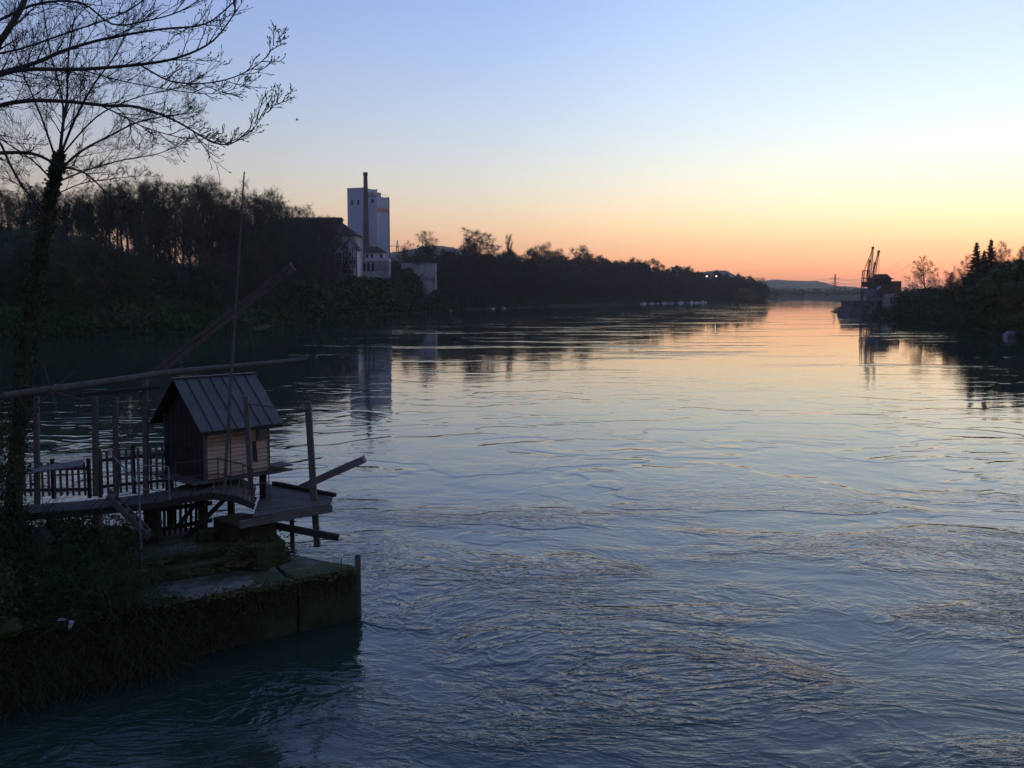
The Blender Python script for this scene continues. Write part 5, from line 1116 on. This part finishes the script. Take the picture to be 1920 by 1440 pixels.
LIMBS = [([(-130, 170, -.2), (-40, 130), (0, 78, 0), (22, 45, 0), (46, 0, .2), (60, -60, .4)], .09, .05, 6, 1.0),
 ([(-150, 190, 0), (-40, 148, .1), (60, 120, .3), (120, 95, .5), (200, 72, .8), (300, 55, 1.0), (385, 45, 1.1), (436, 5, 1.2)], .085, .010, 22, 1.15),
 ([(-150, 200, 0), (-30, 152, -.2), (40, 131, -.3), (150, 130, -.4), (270, 120, -.5), (340, 106, -.5), (400, 76, -.4), (442, 22, -.3)], .085, .010, 20, 1.0),
 ([(262, 121, -.5), (290, 138, -.6), (320, 152, -.7), (370, 157, -.8), (425, 149, -.9), (470, 130, -1), (498, 108, -1), (512, 88, -1)], .026, .006, 13, .62),
 ([(-150, 260, 0), (-30, 208, -.3), (40, 190, -.5), (120, 190, -.8), (200, 198, -1.0), (260, 201, -1.1), (330, 227, -1.3), (390, 262, -1.4), (432, 270, -1.5), (470, 240, -1.5)], .075, .007, 24, .9),
 ([(185, 196, -.9), (225, 215, -.9), (270, 238, -.9), (330, 256, -.8), (380, 262, -.8)], .022, .006, 10, .6),
 ([(150, 130, -.4), (230, 152, .3), (330, 170, .8), (400, 176, 1.0), (445, 165, 1.1)], .02, .006, 8, .6),
 ([(-60, 60, 1.5), (60, 10, 1.4), (150, 5, 1.4), (210, 45, 1.4), (270, 40, 1.4), (340, 20, 1.4), (400, -20, 1.4)], .05, .008, 16, .9),
 ([(-150, 300, 0), (-20, 288, .3), (60, 288, .5), (110, 310, .6), (160, 325, .7), (200, 362, .7)], .075, .012, 16, .7),
 ([(-150, 330, 0), (-30, 240, .2), (30, 330, .4), (80, 400, .6), (130, 450, .8), (210, 560, .9)], .05, .010, 12, .6),
 ([(-120, 90, 2), (0, 100, 2.2), (130, 60, 2.4), (240, 20, 2.6), (300, -30, 2.6)], .05, .012, 14, 1.0),
 ([(430, 8, 1.2), (440, -20, 1.3), (450, -60, 1.3)], .012, .006, 4, .5)]
trk = MB(); trk.tube([V((-10.6, 15, .5)), V((-10.5, 15, 4)), V((-10.3, 14.9, 8)), V((-10.1, 14.8, 12)), V((-9.9, 14.9, 16))], [.42, .36, .32, .26, .18], 12)
for pts, r0, r1, nt, tl in LIMBS:
    if pts[0][0] < -20: pts = [(-352, pts[0][1] + 60, .35)] + pts      # every limb grows out of the trunk
    limb_from_px(m, pts, r0, r1, rl_, TW, nt, tips, tl, D1, updown=.12)
trk.build('trunk', 'bark', near_tree, smooth=True); m.build('crown', 'twig', near_tree)
m = MB()
for p, d in tips:
    if rl_.random() < .5:
        for k in range(rl_.choice((1, 1, 2))):
            q = p - d * (.05 * k); s_ = rl_.uniform(.008, .016); dd = (d + V((rl_.gauss(0, .3), rl_.gauss(0, .3), .3))).normalized(); m.tube([q, q + dd * s_ * 1.1, q + dd * s_ * 2.6], [s_ * .35, s_ * .75, .002], 4, False)
m.build('buds', 'bud', near_tree)
# ivy-clad tree at the root of the pier
TW2 = [(6, 4, 7, 36, .48, .09, .05), (4, 3, 6, 40, .5, .12, .05), (3, 3, 0, 40, .5, .15, .05)]
rl2 = random.Random(18); tips2 = []; m = MB(); tb = G(18, 1040, ZC); D2 = tb.y
ivt = thing('ivy_clad_tree', 'ivy-clad tree with a fan of bare branches at the root of the pier', 'tree', tb)
tk = MB(); w = [tb - V((0, 0, .4))] + [P(*q) for q in ((30, 860, D2), (45, 700, D2), (62, 560, D2 - .2), (84, 430, D2 - .3), (104, 335, D2 - .3), (112, 290, D2 - .3))]; tk.tube(w, [.30, .23, .19, .16, .14, .11, .09], 10)
for pts, r0, r1, nt, tl in (([(112, 290), (118, 235), (126, 180), (128, 110), (140, 30)], .10, .02, 16, 2.2), ([(106, 325), (150, 285), (205, 255), (262, 228), (330, 215), (352, 212)], .075, .012, 18, 1.6), ([(108, 310), (90, 255), (70, 200), (40, 130), (20, 60)], .07, .015, 16, 2.0), ([(110, 300), (140, 225), (175, 160), (215, 105), (250, 40)], .08, .015, 18, 2.0),
      ([(100, 340), (60, 300), (0, 260), (-60, 220)], .06, .015, 12, 1.6), ([(100, 345), (160, 320), (230, 300), (290, 290), (330, 275)], .05, .01, 14, 1.2), ([(112, 295), (180, 220), (250, 185), (310, 170), (345, 160)], .05, .01, 16, 1.4), ([(110, 300), (118, 200), (95, 100), (80, 10)], .06, .015, 14, 2.0), ([(95, 370), (150, 345), (210, 335), (260, 330)], .035, .01, 10, 1.0), ([(90, 400), (40, 350), (-20, 320)], .04, .01, 10, 1.3)):
    limb_from_px(m, [(a_[0], a_[1], rl2.uniform(-.5, .5) if i else 0) for i, a_ in enumerate(pts)], r0, r1, rl2, TW2, nt, tips2, tl, D2 - .3, updown=.15)
tk.build('trunk', 'bark', ivt, smooth=True); m.build('crown', 'twig', ivt)
m = MB()
for _ in range(6500):
    t = rl2.random() ** .85; k = min(len(w) - 2, int(t * (len(w) - 1))); p = w[k].lerp(w[k+1], t * (len(w) - 1) - k); a = rl2.uniform(0, 6.28); rr = (.16 + .6 * abs(nz(p.z * .8, math.cos(a) * 1.3, math.sin(a) * 1.3))) * (1.6 - 1.25 * t) * rl2.uniform(.5, 1.1)
    m.leaf(p + V((math.cos(a) * rr, math.sin(a) * rr, rl2.uniform(-.12, .12))), rl2.uniform(.07, .13), rl2)
m.build('ivy', 'ivy', ivt)
# dark evergreen shrubs at the frame edge
def near_shrub(px, py, z, h, wdt, label, seed, mt='ivy', leaves=2600):
    r = random.Random(seed); g = G(px, py, z); e = thing('evergreen_shrub', label, 'shrub', g); st, lf = MB(), MB()
    sp = [(5, 4, 6, 36, .45, .12, .05), (3, 3, 5, 42, .5, .15, .03), (2, 3, 0, 40, .5, .2, .02)]
    for _ in range(9): grow(st, g + V((r.gauss(0, .15), r.gauss(0, .15), -.1)), rot_dir(V((0, 0, 1)), R(r.uniform(5, 55)), r.uniform(0, 6.28)), h * r.uniform(.6, .95), .03, 0, sp, r)
    for _ in range(leaves):
        a = r.uniform(0, 6.28); u = r.random() ** .5; zz = r.random(); rr = wdt * u * math.sqrt(max(.08, 1 - (zz - .4) ** 2 * 2)) * (1 + .45 * nz(math.cos(a) * 2, math.sin(a) * 2, zz * 4 + seed))
        lf.leaf(g + V((math.cos(a) * rr, math.sin(a) * rr, zz * h)), r.uniform(.07, .13), r)
    st.build('stems', 'bramble', e); lf.build('foliage', mt, e)
near_shrub(-30, 1075, ZB, 3.2, 1.3, 'dark evergreen shrub at the frame edge below the ivy-clad tree', 51)
near_shrub(135, 1035, ZC, 1.1, .8, 'low evergreen shrub between the nest box and the pale post', 52, leaves=1300)
near_shrub(-40, 1180, ZA, 1.6, 1.0, 'dark shrub at the frame edge above the brambles', 53, 'grass')
near_shrub(225, 1035, ZC, .8, .6, 'small leafy shrub beside the foot of the wooden steps', 54, 'grass', 900)
near_shrub(-60, 960, DZ, 3.6, 1.5, 'tall dark shrub at the frame edge behind the winch wheel', 55, leaves=3200)

# ------------------------------------------------------------------ evening haze
hz = bpy.data.materials.new('haze_air'); hz.use_nodes = True; hn = hz.node_tree.nodes; hn.remove(hn['Principled BSDF'])
pv = hn.new('ShaderNodeVolumePrincipled'); pv.inputs['Color'].default_value = (.92, .90, .88, 1); pv.inputs['Density'].default_value = 9.5e-5; pv.inputs['Anisotropy'].default_value = 0.65
hz.node_tree.links.new(pv.outputs[0], hn['Material Output'].inputs['Volume']); M['haze_air'] = hz
m = MB(); m.abox(-5000, 5000, -200, 5900, -8, 290)
tag(m.build('haze', 'haze_air'), 'thin evening haze over the whole river valley', 'haze', kind='stuff')
for o in bpy.data.objects:
    if '_o' in o: del o['_o']
